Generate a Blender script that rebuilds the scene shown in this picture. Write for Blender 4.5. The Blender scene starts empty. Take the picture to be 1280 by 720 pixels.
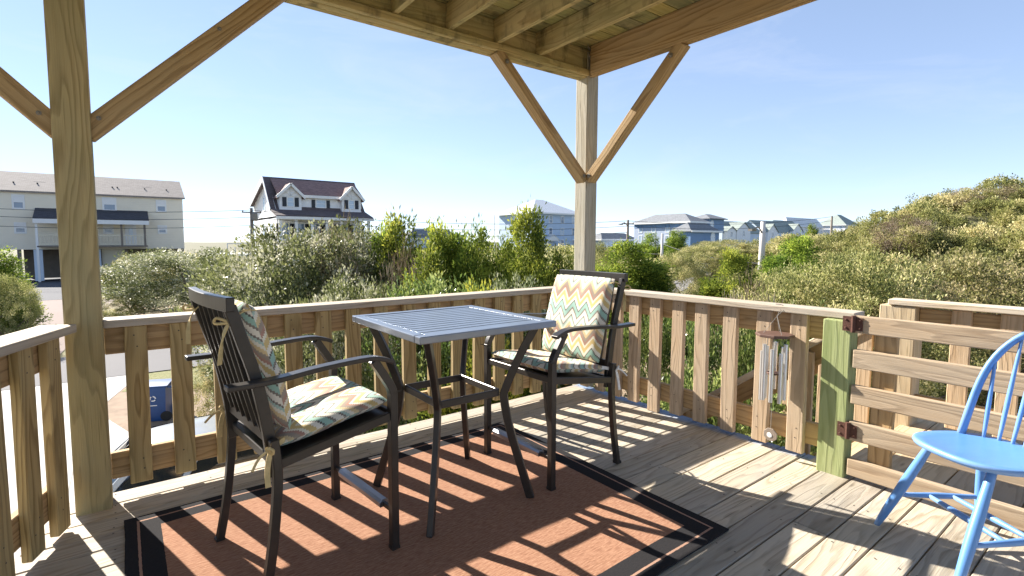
import bpy, bmesh, math, random
import numpy as np
from mathutils import Vector, Matrix, Euler
PI = math.pi
R = math.radians
random.seed(7)
S = bpy.context.scene
COL = S.collection

# ------------------------------------------------------------------ camera
CAM = dict(f=632.8135, yaw=.6321, pit=-.0755, roll=.0011, px=616.16, py=349.6)
CPOS = Vector((-3.4202, -3.2471, 1.3))
_y, _p, _r = CAM['yaw'], CAM['pit'], CAM['roll']
FW = Vector((math.sin(_y)*math.cos(_p), math.cos(_y)*math.cos(_p), math.sin(_p)))
RT = Vector((math.cos(_y), -math.sin(_y), 0))
UP = RT.cross(FW)
RT, UP = RT*math.cos(_r)+UP*math.sin(_r), -RT*math.sin(_r)+UP*math.cos(_r)
cd = bpy.data.cameras.new("camera")
cam = bpy.data.objects.new("camera", cd)
COL.objects.link(cam)
m3 = Matrix((RT, UP, -FW)).transposed()
cam.matrix_world = Matrix.Translation(CPOS) @ m3.to_4x4()
cd.sensor_width = 36
cd.lens = CAM['f']/1280*36
cd.shift_x = (640-CAM['px'])/1280
cd.shift_y = (CAM['py']-360)/1280
cd.clip_start = .05
cd.clip_end = 3000
S.camera = cam

# ------------------------------------------------------------------ light
SUN_AZ, SUN_EL = R(-15.5), R(31)          # azimuth from +Y, towards +X
SD = Vector((math.sin(SUN_AZ)*math.cos(SUN_EL), math.cos(SUN_AZ)*math.cos(SUN_EL), math.sin(SUN_EL)))
w = bpy.data.worlds.new("World")
S.world = w
w.use_nodes = True
wn = w.node_tree
bg = wn.nodes['Background']
sky = wn.nodes.new('ShaderNodeTexSky')
sky.sky_type = 'NISHITA'
sky.sun_disc = False
sky.sun_elevation = SUN_EL
sky.sun_rotation = SUN_AZ
sky.altitude = 0
sky.air_density = .6
sky.dust_density = 0
sky.ozone_density = 3.6
gm = wn.nodes.new('ShaderNodeGamma')
gm.inputs[1].default_value = .56
wn.links.new(sky.outputs[0], gm.inputs[0])
wtc = wn.nodes.new('ShaderNodeTexCoord')
wmp = wn.nodes.new('ShaderNodeMapping'); wmp.inputs['Scale'].default_value = (2.2, 2.2, 7.0); wmp.inputs['Rotation'].default_value = (.5, .35, .6)
wno = wn.nodes.new('ShaderNodeTexNoise'); wno.inputs['Scale'].default_value = 1.6; wno.inputs['Detail'].default_value = 6; wno.inputs['Roughness'].default_value = .62; wno.inputs['Distortion'].default_value = .6
wrm = wn.nodes.new('ShaderNodeMapRange'); wrm.inputs[1].default_value = .5; wrm.inputs[2].default_value = .8; wrm.inputs[3].default_value = 0; wrm.inputs[4].default_value = .28
wmx = wn.nodes.new('ShaderNodeMix'); wmx.data_type = 'RGBA'
wn.links.new(wtc.outputs['Generated'], wmp.inputs[0]); wn.links.new(wmp.outputs[0], wno.inputs['Vector'])
wn.links.new(wno.outputs[0], wrm.inputs[0]); wn.links.new(wrm.outputs[0], wmx.inputs[0])
wn.links.new(gm.outputs[0], wmx.inputs[6]); wmx.inputs[7].default_value = (2.0, 2.15, 2.3, 1)
wti = wn.nodes.new('ShaderNodeMix'); wti.data_type = 'RGBA'; wti.blend_type = 'MULTIPLY'; wti.inputs[0].default_value = 1
wti.inputs[7].default_value = (.955, .95, 1.0, 1)
wn.links.new(wmx.outputs[2], wti.inputs[6]); wn.links.new(wti.outputs[2], bg.inputs[0])
bg.inputs[1].default_value = .122
sl = bpy.data.lights.new("sun", 'SUN')
sl.energy = 3.75
sl.angle = R(.5)
sl.color = (1, .93, .83)
sun = bpy.data.objects.new("sun", sl)
sun.rotation_euler = SD.to_track_quat('Z', 'Y').to_euler()
sun.location = (0, 0, 30)
COL.objects.link(sun)
S.view_settings.view_transform = 'Standard'
S.view_settings.look = 'None'
S.view_settings.gamma = 1
S.view_settings.use_curve_mapping = False
S.view_settings.exposure = 2.0
try:
    S.cycles.max_bounces = 8
    S.cycles.diffuse_bounces = 5
    S.cycles.transparent_max_bounces = 8
    S.cycles.use_denoising = True
except Exception:
    pass

# ------------------------------------------------------------------ helpers
def ray(px, py):
    return FW + RT*((px-CAM['px'])/CAM['f']) - UP*((py-CAM['py'])/CAM['f'])
def at(px, py, dep):
    return CPOS + ray(px, py)*dep
def onY(px, py, Y):
    d = ray(px, py)
    return CPOS + d*((Y-CPOS.y)/d.y)
def onX(px, py, X):
    d = ray(px, py)
    return CPOS + d*((X-CPOS.x)/d.x)

class MB:
    """collects faces with UVs in metres"""
    def __init__(s):
        s.v, s.f, s.uv, s.mi = [], [], [], []
    def face(s, idx, uvs, mi=0):
        s.f.append(idx); s.uv.append(uvs); s.mi.append(mi)
    def poly(s, pts, mi=0, uvs=None):
        o = len(s.v)
        s.v += [tuple(p) for p in pts]
        if uvs is None:
            a = Vector(pts[1])-Vector(pts[0])
            a = a.normalized() if a.length > 0 else Vector((1, 0, 0))
            n = a.cross(Vector(pts[-1])-Vector(pts[0]))
            n = n.normalized() if n.length > 0 else Vector((0, 0, 1))
            b = n.cross(a)
            uvs = [((Vector(p)).dot(a), (Vector(p)).dot(b)) for p in pts]
        s.face(list(range(o, o+len(pts))), uvs, mi)
    def bar(s, p0, p1, wd, ht, up=(0, 0, 1), mi=0, ends=None):
        """box from p0 to p1; wd across, ht along up"""
        p0, p1 = Vector(p0), Vector(p1)
        d = (p1-p0); L = d.length; d = d/L
        up = Vector(up)
        if abs(d.dot(up)) > .99:
            up = Vector((0, 1, 0))
        sd = d.cross(up).normalized(); u = sd.cross(d).normalized()
        o = len(s.v)
        c = [(-.5, -.5), (.5, -.5), (.5, .5), (-.5, .5)]
        for P in (p0, p1):
            for a, b in c:
                s.v.append(tuple(P+sd*(a*wd)+u*(b*ht)))
        ru, rv = random.random()*40, random.random()*40
        per = [0, wd, wd+ht, 2*wd+ht, 2*wd+2*ht]
        for i in range(4):
            j = (i+1) % 4
            s.face([o+i, o+j, o+4+j, o+4+i],
                   [(ru, rv+per[i]), (ru, rv+per[i+1]), (ru+L, rv+per[i+1]), (ru+L, rv+per[i])], mi)
        e = [(ru, rv), (ru, rv+wd), (ru+ht*.2, rv+wd), (ru+ht*.2, rv)]
        s.face([o+3, o+2, o+1, o], e, mi)
        s.face([o+4, o+5, o+6, o+7], e, mi)
    def box(s, x0, x1, y0, y1, z0, z1, mi=0):
        dx, dy, dz = x1-x0, y1-y0, z1-z0
        cx, cy, cz = (x0+x1)/2, (y0+y1)/2, (z0+z1)/2
        if dx >= dy and dx >= dz:
            s.bar((x0, cy, cz), (x1, cy, cz), dy, dz, (0, 0, 1), mi)
        elif dy >= dz:
            s.bar((cx, y0, cz), (cx, y1, cz), dx, dz, (0, 0, 1), mi)
        else:
            s.bar((cx, cy, z0), (cx, cy, z1), dx, dy, (0, 1, 0), mi)
    def sweep(s, pts, prof, up=(0, 1, 0), mi=0, closed=False, scl=None):
        """sweep a profile [(a,b)] along pts; a along side, b along up-ish"""
        P = [Vector(p) for p in pts]; n = len(P); k = len(prof)
        up = Vector(up); o = len(s.v); acc = 0
        us = []
        ru = random.random()*20
        for i in range(n):
            if closed:
                t = P[(i+1) % n]-P[i-1]
            else:
                t = P[min(i+1, n-1)]-P[max(i-1, 0)]
            t.normalize()
            sd = t.cross(up)
            if sd.length < 1e-4:
                sd = t.cross(Vector((1, 0, 0)))
            sd.normalize(); u = sd.cross(t).normalized()
            if i: acc += (P[i]-P[i-1]).length
            us.append(acc)
            q = scl[i] if scl else 1
            for a, b in prof:
                s.v.append(tuple(P[i]+sd*(a*q)+u*(b*q)))
        m = n if closed else n-1
        for i in range(m):
            i2 = (i+1) % n
            for j in range(k):
                j2 = (j+1) % k
                s.face([o+i*k+j, o+i*k+j2, o+i2*k+j2, o+i2*k+j],
                       [(ru+us[i], j*.03), (ru+us[i], j*.03+.03), (ru+us[i]+.05, j*.03+.03), (ru+us[i]+.05, j*.03)], mi)
        if not closed:
            s.face([o+j for j in range(k)][::-1], [(0, 0)]*k, mi)
            s.face([o+(n-1)*k+j for j in range(k)], [(0, 0)]*k, mi)
    def tube(s, pts, r, n=8, mi=0, closed=False, scl=None, up=(0, 1, 0)):
        s.sweep(pts, [(r*math.cos(2*PI*i/n), r*math.sin(2*PI*i/n)) for i in range(n)], up, mi, closed, scl)
    def lathe(s, prof, c=(0, 0, 0), n=24, mi=0, rot=None):
        """prof [(r,z)] revolve about z"""
        o = len(s.v); c = Vector(c)
        for r_, z_ in prof:
            for i in range(n):
                p = Vector((r_*math.cos(2*PI*i/n), r_*math.sin(2*PI*i/n), z_))
                if rot: p = rot @ p
                s.v.append(tuple(c+p))
        for a in range(len(prof)-1):
            for i in range(n):
                j = (i+1) % n
                s.face([o+a*n+i, o+a*n+j, o+(a+1)*n+j, o+(a+1)*n+i],
                       [(i/n, a*.1), ((i+1)/n, a*.1), ((i+1)/n, a*.1+.1), (i/n, a*.1+.1)], mi)
        s.face([o+i for i in range(n)][::-1], [(0, 0)]*n, mi)
        s.face([o+(len(prof)-1)*n+i for i in range(n)], [(0, 0)]*n, mi)
    def build(s, name, mats, parent=None, smooth=False, bevel=0, segs=1):
        me = bpy.data.meshes.new(name)
        me.from_pydata(s.v, [], s.f)
        uvl = me.uv_layers.new(name="UVMap")
        flat = [c for f in s.uv for q in f for c in q]
        uvl.data.foreach_set('uv', flat)
        if not isinstance(mats, (list, tuple)): mats = [mats]
        for m in mats: me.materials.append(m)
        me.polygons.foreach_set('material_index', s.mi)
        me.update()
        bm = bmesh.new(); bm.from_mesh(me)
        bmesh.ops.recalc_face_normals(bm, faces=bm.faces)
        bm.to_mesh(me); bm.free()
        if smooth:
            me.polygons.foreach_set('use_smooth', [True]*len(me.polygons))
        o = bpy.data.objects.new(name, me)
        COL.objects.link(o)
        if parent: o.parent = parent
        if bevel:
            b = o.modifiers.new('bevel', 'BEVEL'); b.width = bevel; b.segments = segs
            b.limit_method = 'ANGLE'; b.angle_limit = R(50)
        return o

def tag(o, label=None, cat=None, group=None, kind=None):
    if label: o['label'] = label
    if cat: o['category'] = cat
    if group: o['group'] = group
    if kind: o['kind'] = kind
    return o
def thing(name, label, cat, loc=(0, 0, 0), rz=0, group=None):
    o = bpy.data.objects.new(name, None)
    COL.objects.link(o)
    o.location = loc; o.rotation_euler = (0, 0, rz)
    o.empty_display_size = .2
    return tag(o, label, cat, group)
def copy_tree(o, parent=None):
    c = o.copy(); COL.objects.link(c)
    if parent: c.parent = parent
    for ch in list(o.children): copy_tree(ch, c)
    return c

# ------------------------------------------------------------------ materials
class NT:
    def __init__(s, name):
        s.m = bpy.data.materials.new(name); s.m.use_nodes = True
        s.t = s.m.node_tree; s.b = s.t.nodes['Principled BSDF']
    def n(s, typ, **kw):
        q = s.t.nodes.new('ShaderNode'+typ)
        for k, v in kw.items():
            setattr(q, k, v)
        return q
    def l(s, a, b): s.t.links.new(a, b)
    def val(s, sock, v):
        if hasattr(v, 'is_output') or isinstance(v, bpy.types.NodeSocket): s.l(v, sock)
        else: sock.default_value = v
    def math(s, op, a, b=None, c=None, clamp=False):
        q = s.n('Math', operation=op); q.use_clamp = clamp
        s.val(q.inputs[0], a)
        if b is not None: s.val(q.inputs[1], b)
        if c is not None: s.val(q.inputs[2], c)
        return q.outputs[0]
    def mix(s, fac, a, b, blend='MIX'):
        q = s.n('Mix', data_type='RGBA', blend_type=blend)
        s.val(q.inputs[0], fac)
        s.val(q.inputs[6], a if not isinstance(a, tuple) else (*a[:3], 1))
        s.val(q.inputs[7], b if not isinstance(b, tuple) else (*b[:3], 1))
        return q.outputs[2]
    def noise(s, vec, scale, detail=3, rough=.5, dist=0):
        q = s.n('TexNoise'); q.inputs['Scale'].default_value = scale
        q.inputs['Detail'].default_value = detail; q.inputs['Roughness'].default_value = rough
        q.inputs['Distortion'].default_value = dist
        if vec is not None: s.l(vec, q.inputs['Vector'])
        return q.outputs[0]
    def xyz(s, x, y, z=0.0):
        q = s.n('CombineXYZ')
        for i, v in enumerate((x, y, z)): s.val(q.inputs[i], v)
        return q.outputs[0]
    def ramp(s, fac, stops, interp='LINEAR'):
        q = s.n('ValToRGB'); q.color_ramp.interpolation = interp
        e = q.color_ramp.elements
        while len(e) < len(stops): e.new(.5)
        for i, (p, c) in enumerate(stops):
            e[i].position = p; e[i].color = (*c, 1) if len(c) == 3 else c
        s.l(fac, q.inputs[0]); return q.outputs[0]
    def bump(s, h, strength=.3, dist=.01):
        q = s.n('Bump'); q.inputs['Strength'].default_value = strength; q.inputs['Distance'].default_value = dist
        s.l(h, q.inputs['Height']); s.l(q.outputs[0], s.b.inputs['Normal'])
    def base(s, c): s.val(s.b.inputs['Base Color'], c if not isinstance(c, tuple) else (*c[:3], 1))
    def set(s, **kw):
        for k, v in kw.items():
            s.val(s.b.inputs[k.replace('_', ' ')], v)
        return s

def wood(name, light, dark, grey, grey_amt=.4, ring=26, amp=2.2, contrast=1.0, green=0.0, rough=.75, extra=None):
    t = NT(name)
    uv = t.n('UVMap').outputs[0]
    sp = t.n('SeparateXYZ'); t.l(uv, sp.inputs[0]); U, V = sp.outputs[0], sp.outputs[1]
    geo = t.n('NewGeometry'); rnd = geo.outputs['Random Per Island']
    big = t.noise(t.xyz(t.math('MULTIPLY', U, .9), t.math('MULTIPLY', V, 7.0), t.math('MULTIPLY', rnd, 30.0)), 1.0, 2, .5)
    wob = t.noise(t.xyz(t.math('MULTIPLY', U, 5.0), t.math('MULTIPLY', V, 30.0)), 1.0, 2, .5)
    ph = t.math('ADD', t.math('MULTIPLY', V, float(ring)), t.math('ADD', t.math('MULTIPLY', big, amp*4), t.math('MULTIPLY', wob, .5)))
    rr = t.math('FRACT', ph)
    rg = t.ramp(rr, [(0, (0, 0, 0)), (.45, (.25, .25, .25)), (.82, (1, 1, 1)), (.93, (.7, .7, .7)), (1, (0, 0, 0))])
    fib = t.noise(t.xyz(t.math('MULTIPLY', U, 4.0), t.math('MULTIPLY', V, 260.0)), 1.0, 2, .6)
    fac = t.math('ADD', t.math('MULTIPLY', rg, .62*contrast), t.math('MULTIPLY', t.math('SUBTRACT', fib, .5), .9), clamp=True)
    c = t.mix(fac, light, dark)
    blot = t.noise(t.xyz(t.math('MULTIPLY', U, 1.6), t.math('MULTIPLY', V, 6.0), t.math('MULTIPLY', rnd, 17.0)), 1.3, 4, .6)
    gfac = t.math('MULTIPLY', t.math('MULTIPLY_ADD', t.math('SUBTRACT', blot, .5), 3.0, .5, clamp=True), grey_amt)
    c = t.mix(gfac, c, grey)
    if green:
        gb = t.noise(t.xyz(t.math('MULTIPLY', U, .8), t.math('MULTIPLY', V, 3.0), t.math('MULTIPLY', rnd, 9.0)), 1.7, 3, .6)
        c = t.mix(t.math('MULTIPLY', t.math('MULTIPLY_ADD', t.math('SUBTRACT', gb, .5), 4.0, .4, clamp=True), green), c, (.16, .19, .09))
    # dark weather streaks along the grain
    st = t.noise(t.xyz(t.math('MULTIPLY', U, 2.2), t.math('MULTIPLY', V, 45.0), 5.0), 1.0, 3, .65)
    c = t.mix(t.math('MULTIPLY_ADD', t.math('SUBTRACT', st, .62), 5.0, 0, clamp=True), c, tuple(x*.35 for x in dark))
    ck = t.noise(t.xyz(t.math('MULTIPLY', U, 1.3), t.math('MULTIPLY', V, 130.0), 9.0), 1.0, 2, .5)
    c = t.mix(t.math('MULTIPLY_ADD', t.math('SUBTRACT', ck, .70), 14.0, 0, clamp=True), c, tuple(x*.2 for x in dark))
    # knots
    vo = t.n('TexVoronoi'); vo.feature = 'F1'
    t.l(t.xyz(t.math('MULTIPLY', U, 2.3), t.math('MULTIPLY', V, 9.0), t.math('MULTIPLY', rnd, 3.0)), vo.inputs['Vector']); vo.inputs['Scale'].default_value = 1.0
    kn = t.math('MULTIPLY_ADD', vo.outputs['Distance'], -10.0, 1.05, clamp=True)
    c = t.mix(t.math('MULTIPLY', kn, .6), c, tuple(x*.3 for x in dark))
    hv = t.n('HueSaturation'); t.l(c, hv.inputs['Color'])
    t.l(t.math('MULTIPLY_ADD', rnd, .45, .78), hv.inputs['Value'])
    t.l(t.math('MULTIPLY_ADD', rnd, .25, .92), hv.inputs['Saturation'])
    c = hv.outputs[0]
    if extra: c = extra(t, c)
    t.base(c); t.set(Roughness=rough); t.b.inputs['Specular IOR Level'].default_value = .25
    t.bump(t.math('SUBTRACT', fib, t.math('MULTIPLY', rg, .6)), .35, .004)
    return t.m

def paint(name, col, rough=.5, var=.12, scale=6, bump=0, metal=0, spec=.4):
    t = NT(name)
    co = t.n('TexCoord').outputs['Object']
    n1 = t.noise(co, scale, 4, .6)
    c = t.mix(n1, tuple(x*(1-var) for x in col), tuple(min(1, x*(1+var)) for x in col))
    t.base(c); t.set(Roughness=rough, Metallic=metal); t.b.inputs['Specular IOR Level'].default_value = spec
    if bump: t.bump(t.noise(co, scale*8, 3), bump, .005)
    return t.m

def blue_ends(t, c):
    g = t.n('NewGeometry'); sp = t.n('SeparateXYZ'); t.l(g.outputs['Position'], sp.inputs[0])
    nz = t.noise(g.outputs['Position'], 9, 3)
    d = t.math('ADD', sp.outputs[0], t.math('MULTIPLY', t.math('SUBTRACT', nz, .5), .12))
    f = t.math('MULTIPLY_ADD', t.math('ADD', d, .2), 16.0, 0, clamp=True)
    inb = t.math('LESS_THAN', sp.outputs[0], -.05)
    lim = t.math('GREATER_THAN', sp.outputs[1], -2.0)
    f = t.math('MULTIPLY', t.math('MULTIPLY', f, .6), t.math('MULTIPLY', inb, lim))
    return t.mix(f, c, (.10, .27, .55))

def mould(t, c):
    uv = t.n('UVMap').outputs[0]; sp = t.n('SeparateXYZ'); t.l(uv, sp.inputs[0])
    n1 = t.noise(t.xyz(t.math('MULTIPLY', sp.outputs[0], 7.0), t.math('MULTIPLY', sp.outputs[1], 3.0), 4.0), 1.0, 4, .65)
    f = t.math('MULTIPLY_ADD', t.math('SUBTRACT', n1, .52), 6.0, 0, clamp=True)
    return t.mix(t.math('MULTIPLY', f, .7), c, (.055, .05, .025))
M = {}
M['deck'] = wood('weathered_deck_board', (0.52, 0.445, 0.35), (0.24, 0.19, 0.135), (0.45, 0.425, 0.38), .6, 22, 2.6, 1.15, .12, .7, blue_ends)
M['post'] = wood('treated_post_wood', (0.5, 0.395, 0.2), (0.2, 0.135, 0.05), (0.37, 0.33, 0.2), .45, 24, 2.4, 1.0, .25)
M['brace'] = wood('brown_brace_wood', (0.37, 0.265, 0.15), (0.17, 0.105, 0.05), (0.32, 0.26, 0.17), .4, 28, 1.6, 1.2)
M['baluster'] = wood('baluster_wood', (0.49, 0.365, 0.18), (0.2, 0.125, 0.05), (0.4, 0.33, 0.2), .4, 26, 2.4, 1.3, .15)
M['palebaluster'] = wood('weathered_baluster_wood', (0.51, 0.38, 0.26), (0.255, 0.175, 0.105), (0.45, 0.38, 0.295), .55, 26, 2.3, 1.05)
M['rail'] = wood('rail_wood', (0.43, 0.305, 0.175), (0.19, 0.12, 0.06), (0.37, 0.295, 0.2), .4, 28, 1.7, 1.1)
M['cap'] = wood('grey_cap_wood', (0.53, 0.44, 0.33), (0.26, 0.2, 0.135), (0.5, 0.46, 0.4), .75, 26, 1.6, .9)
M['gatewood'] = wood('gate_wood', (0.51, 0.38, 0.25), (0.26, 0.175, 0.105), (0.47, 0.405, 0.31), .45, 26, 2.2, 1.1)
M['green'] = wood('green_treated_post', (0.37, 0.43, 0.19), (0.2, 0.25, 0.08), (0.43, 0.42, 0.23), .4, 26, 1.6, 1.0)
M['joist'] = wood('joist_wood', (0.45, 0.355, 0.195), (0.21, 0.15, 0.07), (0.31, 0.275, 0.165), .5, 24, 2.0, 1.1, .3, .75, mould)
M['joistdeck'] = wood('upper_board_wood', (0.4, 0.33, 0.15), (0.19, 0.15, 0.06), (0.26, 0.24, 0.12), .5, 26, 1.5, 1.0, .5, .75, mould)
M['landing'] = wood('landing_wood', (0.5, 0.4, 0.27), (0.25, 0.18, 0.11), (0.45, 0.39, 0.3), .6, 26, 1.6, 1.0)

t = NT('dark_bronze_metal')
co = t.n('TexCoord').outputs['Object']
t.base(t.mix(t.noise(co, 30, 3), (.026, .022, .019), (.048, .041, .036)))
t.set(Roughness=.33, Metallic=.25); t.b.inputs['Specular IOR Level'].default_value = .55
M['bronze'] = t.m
t = NT('grey_tabletop_metal')
co = t.n('TexCoord').outputs['Object']
t.base(t.mix(t.noise(co, 14, 4), (.20, .225, .265), (.29, .315, .36)))
t.set(Roughness=.30, Metallic=.65); M['tablemetal'] = t.m
t = NT('worn_footrest_metal')
t.base((.32, .34, .38)); t.set(Roughness=.3, Metallic=.9); M['steel'] = t.m
M['bolt'] = paint('galvanised_bolt', (.24, .22, .19), .55, .3, 40, 0, .6)
M['screw'] = paint('dark_screw_head', (.06, .05, .045), .7, .3, 40)
M['rust'] = paint('rusty_hinge_steel', (.11, .05, .035), .8, .5, 40, .4, .2)

# chevron fabric
t = NT('chevron_cushion_fabric')
uv = t.n('UVMap').outputs[0]
sp = t.n('SeparateXYZ'); t.l(uv, sp.inputs[0])
tri = t.math('PINGPONG', t.math('DIVIDE', sp.outputs[0], .098), .5)
# stepped teeth of the woven zigzag
tri = t.math('SNAP', tri, .055)
ph = t.math('FRACT', t.math('DIVIDE', t.math('MULTIPLY_ADD', tri, .135, sp.outputs[1]), .265))
cols = [(0, (.80, .74, .62)), (.12, (.22, .185, .15)), (.17, (.31, .50, .42)), (.29, (.10, .10, .09)), (.325, (.82, .76, .64)),
        (.42, (.66, .48, .19)), (.53, (.80, .74, .58)), (.59, (.42, .22, .16)), (.66, (.34, .27, .21)), (.75, (.70, .53, .28)),
        (.83, (.80, .74, .60)), (.90, (.42, .56, .49)), (.96, (.20, .17, .14))]
c = t.ramp(ph, cols, 'CONSTANT')
wv = t.noise(uv, 900, 1)
c = t.mix(t.math('MULTIPLY', wv, .25), c, (.3, .26, .22))
t.base(c); t.set(Roughness=.9); t.b.inputs['Specular IOR Level'].default_value = .15
t.b.inputs['Sheen Weight'].default_value = .15
t.bump(t.noise(uv, 350, 2), .25, .002)
M['chevron'] = t.m
M['tie'] = paint('yellow_tie_fabric', (.55, .42, .2), .9, .5, 30)
M['tie_white'] = paint('white_tie_fabric', (.75, .72, .66), .9, .15, 30)

# rug
RX0, RX1, RY0, RY1 = -3.465, -1.275, -2.112, -.425
t = NT('rug_weave')
g = t.n('NewGeometry'); sp = t.n('SeparateXYZ'); t.l(g.outputs['Position'], sp.inputs[0])
X, Y = sp.outputs[0], sp.outputs[1]
ex = t.math('MINIMUM', t.math('SUBTRACT', X, RX0), t.math('SUBTRACT', RX1, X))
ey = t.math('MINIMUM', t.math('SUBTRACT', Y, RY0), t.math('SUBTRACT', RY1, Y))
e = t.math('ADD', t.math('MINIMUM', ex, ey), t.math('MULTIPLY', t.math('SUBTRACT', t.noise(g.outputs['Position'], 60, 2), .5), .004))
wv = t.noise(t.xyz(t.math('MULTIPLY', X, 60.0), t.math('MULTIPLY', Y, 260.0)), 1.0, 3, .7)
wv2 = t.noise(t.xyz(t.math('MULTIPLY', X, 26.0), t.math('MULTIPLY', Y, 170.0), 3.0), 1.0, 3, .6)
body = t.mix(wv, (.17, .082, .05), (.60, .365, .235))
body = t.mix(t.math('MULTIPLY_ADD', t.math('SUBTRACT', wv2, .5), 3.2, .42, clamp=True), body, (.205, .098, .058))
wv3 = t.noise(t.xyz(t.math('MULTIPLY', X, 3.0), t.math('MULTIPLY', Y, 9.0), 8.0), 1.0, 4, .6)
body = t.mix(t.math('MULTIPLY', wv3, .35), body, (.42, .21, .145))
blk = t.mix(wv, (.012, .012, .014), (.04, .038, .04))
inb = t.math('LESS_THAN', e, .135)
c = t.mix(inb, body, blk)
ln = t.math('MULTIPLY', t.math('GREATER_THAN', e, .046), t.math('LESS_THAN', e, .056))
c = t.mix(ln, c, (.36, .22, .16))
t.base(c); t.set(Roughness=.95); t.b.inputs['Specular IOR Level'].default_value = .1
t.bump(wv, .5, .003)
M['rug'] = t.m

t = NT('blue_chair_paint')
co = t.n('TexCoord').outputs['Object']
n1 = t.noise(co, 7, 4)
mp_ = t.n('Mapping'); mp_.inputs['Scale'].default_value = (6, 60, 6); t.l(co, mp_.inputs[0])
strk = t.noise(mp_.outputs[0], 1.0, 3, .6)
c = t.mix(n1, (.075, .215, .52), (.105, .275, .61))
c = t.mix(t.math('MULTIPLY', strk, .4), c, (.15, .34, .66))
geo_ = t.n('NewGeometry'); edge_ = t.math('MULTIPLY_ADD', t.math('SUBTRACT', geo_.outputs['Pointiness'], .53), 12.0, 0, clamp=True)
c = t.mix(t.math('MULTIPLY', edge_, .5), c, (.45, .55, .68))
chip = t.math('MULTIPLY_ADD', t.math('SUBTRACT', t.noise(co, 38, 4, .7), .70), 14.0, 0, clamp=True)
c = t.mix(chip, c, (.55, .55, .52))
t.base(c); t.set(Roughness=.33); t.b.inputs['Specular IOR Level'].default_value = .5
t.bump(t.noise(co, 25, 3), .12, .004)
M['blue'] = t.m
M['alu'] = paint('chime_aluminium', (.72, .72, .72), .3, .08, 30, 0, .75)
M['chimewood'] = paint('chime_red_wood', (.12, .068, .052), .6, .3, 25)
M['saildark'] = paint('chime_grey_wood', (.26, .21, .17), .6, .3, 25)
M['string'] = paint('grey_string', (.3, .29, .27), .9)
M['white'] = paint('white_trim_paint', (.78, .78, .76), .5, .05, 3)
M['glass'] = paint('window_glass', (.16, .22, .30), .08, .2, .8, 0, 0, .9)
M['paleglass'] = paint('pale_window_glass', (.42, .52, .62), .1, .15, .8, 0, 0, .9)

def siding(name, col, pitch=.2):
    t = NT(name)
    g = t.n('NewGeometry'); sp = t.n('SeparateXYZ'); t.l(g.outputs['Position'], sp.inputs[0])
    fr = t.math('FRACT', t.math('DIVIDE', sp.outputs[2], pitch))
    n1 = t.noise(g.outputs['Position'], .7, 4)
    c = t.mix(n1, tuple(x*.9 for x in col), tuple(min(1, x*1.06) for x in col))
    t.base(c); t.set(Roughness=.6); t.bump(fr, .5, .03)
    return t.m
def shingle(name, col, var=.3):
    t = NT(name)
    uv = t.n('UVMap').outputs[0]
    br = t.n('TexBrick'); t.l(uv, br.inputs['Vector'])
    br.inputs['Scale'].default_value = 1; br.inputs['Brick Width'].default_value = .35; br.inputs['Row Height'].default_value = .16
    br.inputs['Mortar Size'].default_value = .012
    br.inputs['Color1'].default_value = (*[x*(1-var) for x in col], 1); br.inputs['Color2'].default_value = (*[x*(1+var) for x in col], 1)
    br.inputs['Mortar'].default_value = (*[x*.5 for x in col], 1)
    n1 = t.noise(uv, .6, 4)
    c = t.mix(t.math('MULTIPLY', n1, .5), br.outputs[0], tuple(x*1.15 for x in col))
    t.base(c); t.set(Roughness=.9)
    return t.m
M['beige'] = siding('cream_siding', (.84, .77, .62))
M['whitesid'] = siding('white_siding', (.84, .84, .84))
M['bluesid'] = siding('blue_grey_siding', (.44, .56, .72))
M['greysid'] = siding('grey_siding', (.42, .49, .62))
M['navysid'] = siding('navy_siding', (.17, .28, .45))
M['palesid'] = siding('pale_blue_siding', (.60, .69, .80))
M['roofbrown'] = shingle('brown_shingles', (.27, .235, .21), .2)
M['roofred'] = shingle('red_brown_shingles', (.25, .155, .135))
M['roofumber'] = shingle('umber_shingles', (.11, .085, .085))
M['roofdark'] = shingle('charcoal_shingles', (.055, .055, .065))
M['roofgrey'] = shingle('grey_shingles', (.19, .20, .215))
M['roofgreen'] = shingle('sage_shingles', (.27, .31, .28))
M['roofwhite'] = shingle('pale_metal_roof', (.66, .68, .70), .05)
M['pole'] = paint('grey_pole_wood', (.20, .17, .14), .85, .3, 2)
M['whitepole'] = paint('pale_pole_concrete', (.62, .58, .54), .7, .1, 2)
M['wire'] = paint('black_wire', (.05, .05, .05), .6)
M['garage'] = paint('cream_garage_door', (.66, .60, .45), .5, .05, 2)
M['dark'] = paint('dark_recess', (.05, .05, .05), .9)
M['shutter'] = paint('black_shutter', (.02, .025, .035), .5)

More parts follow.
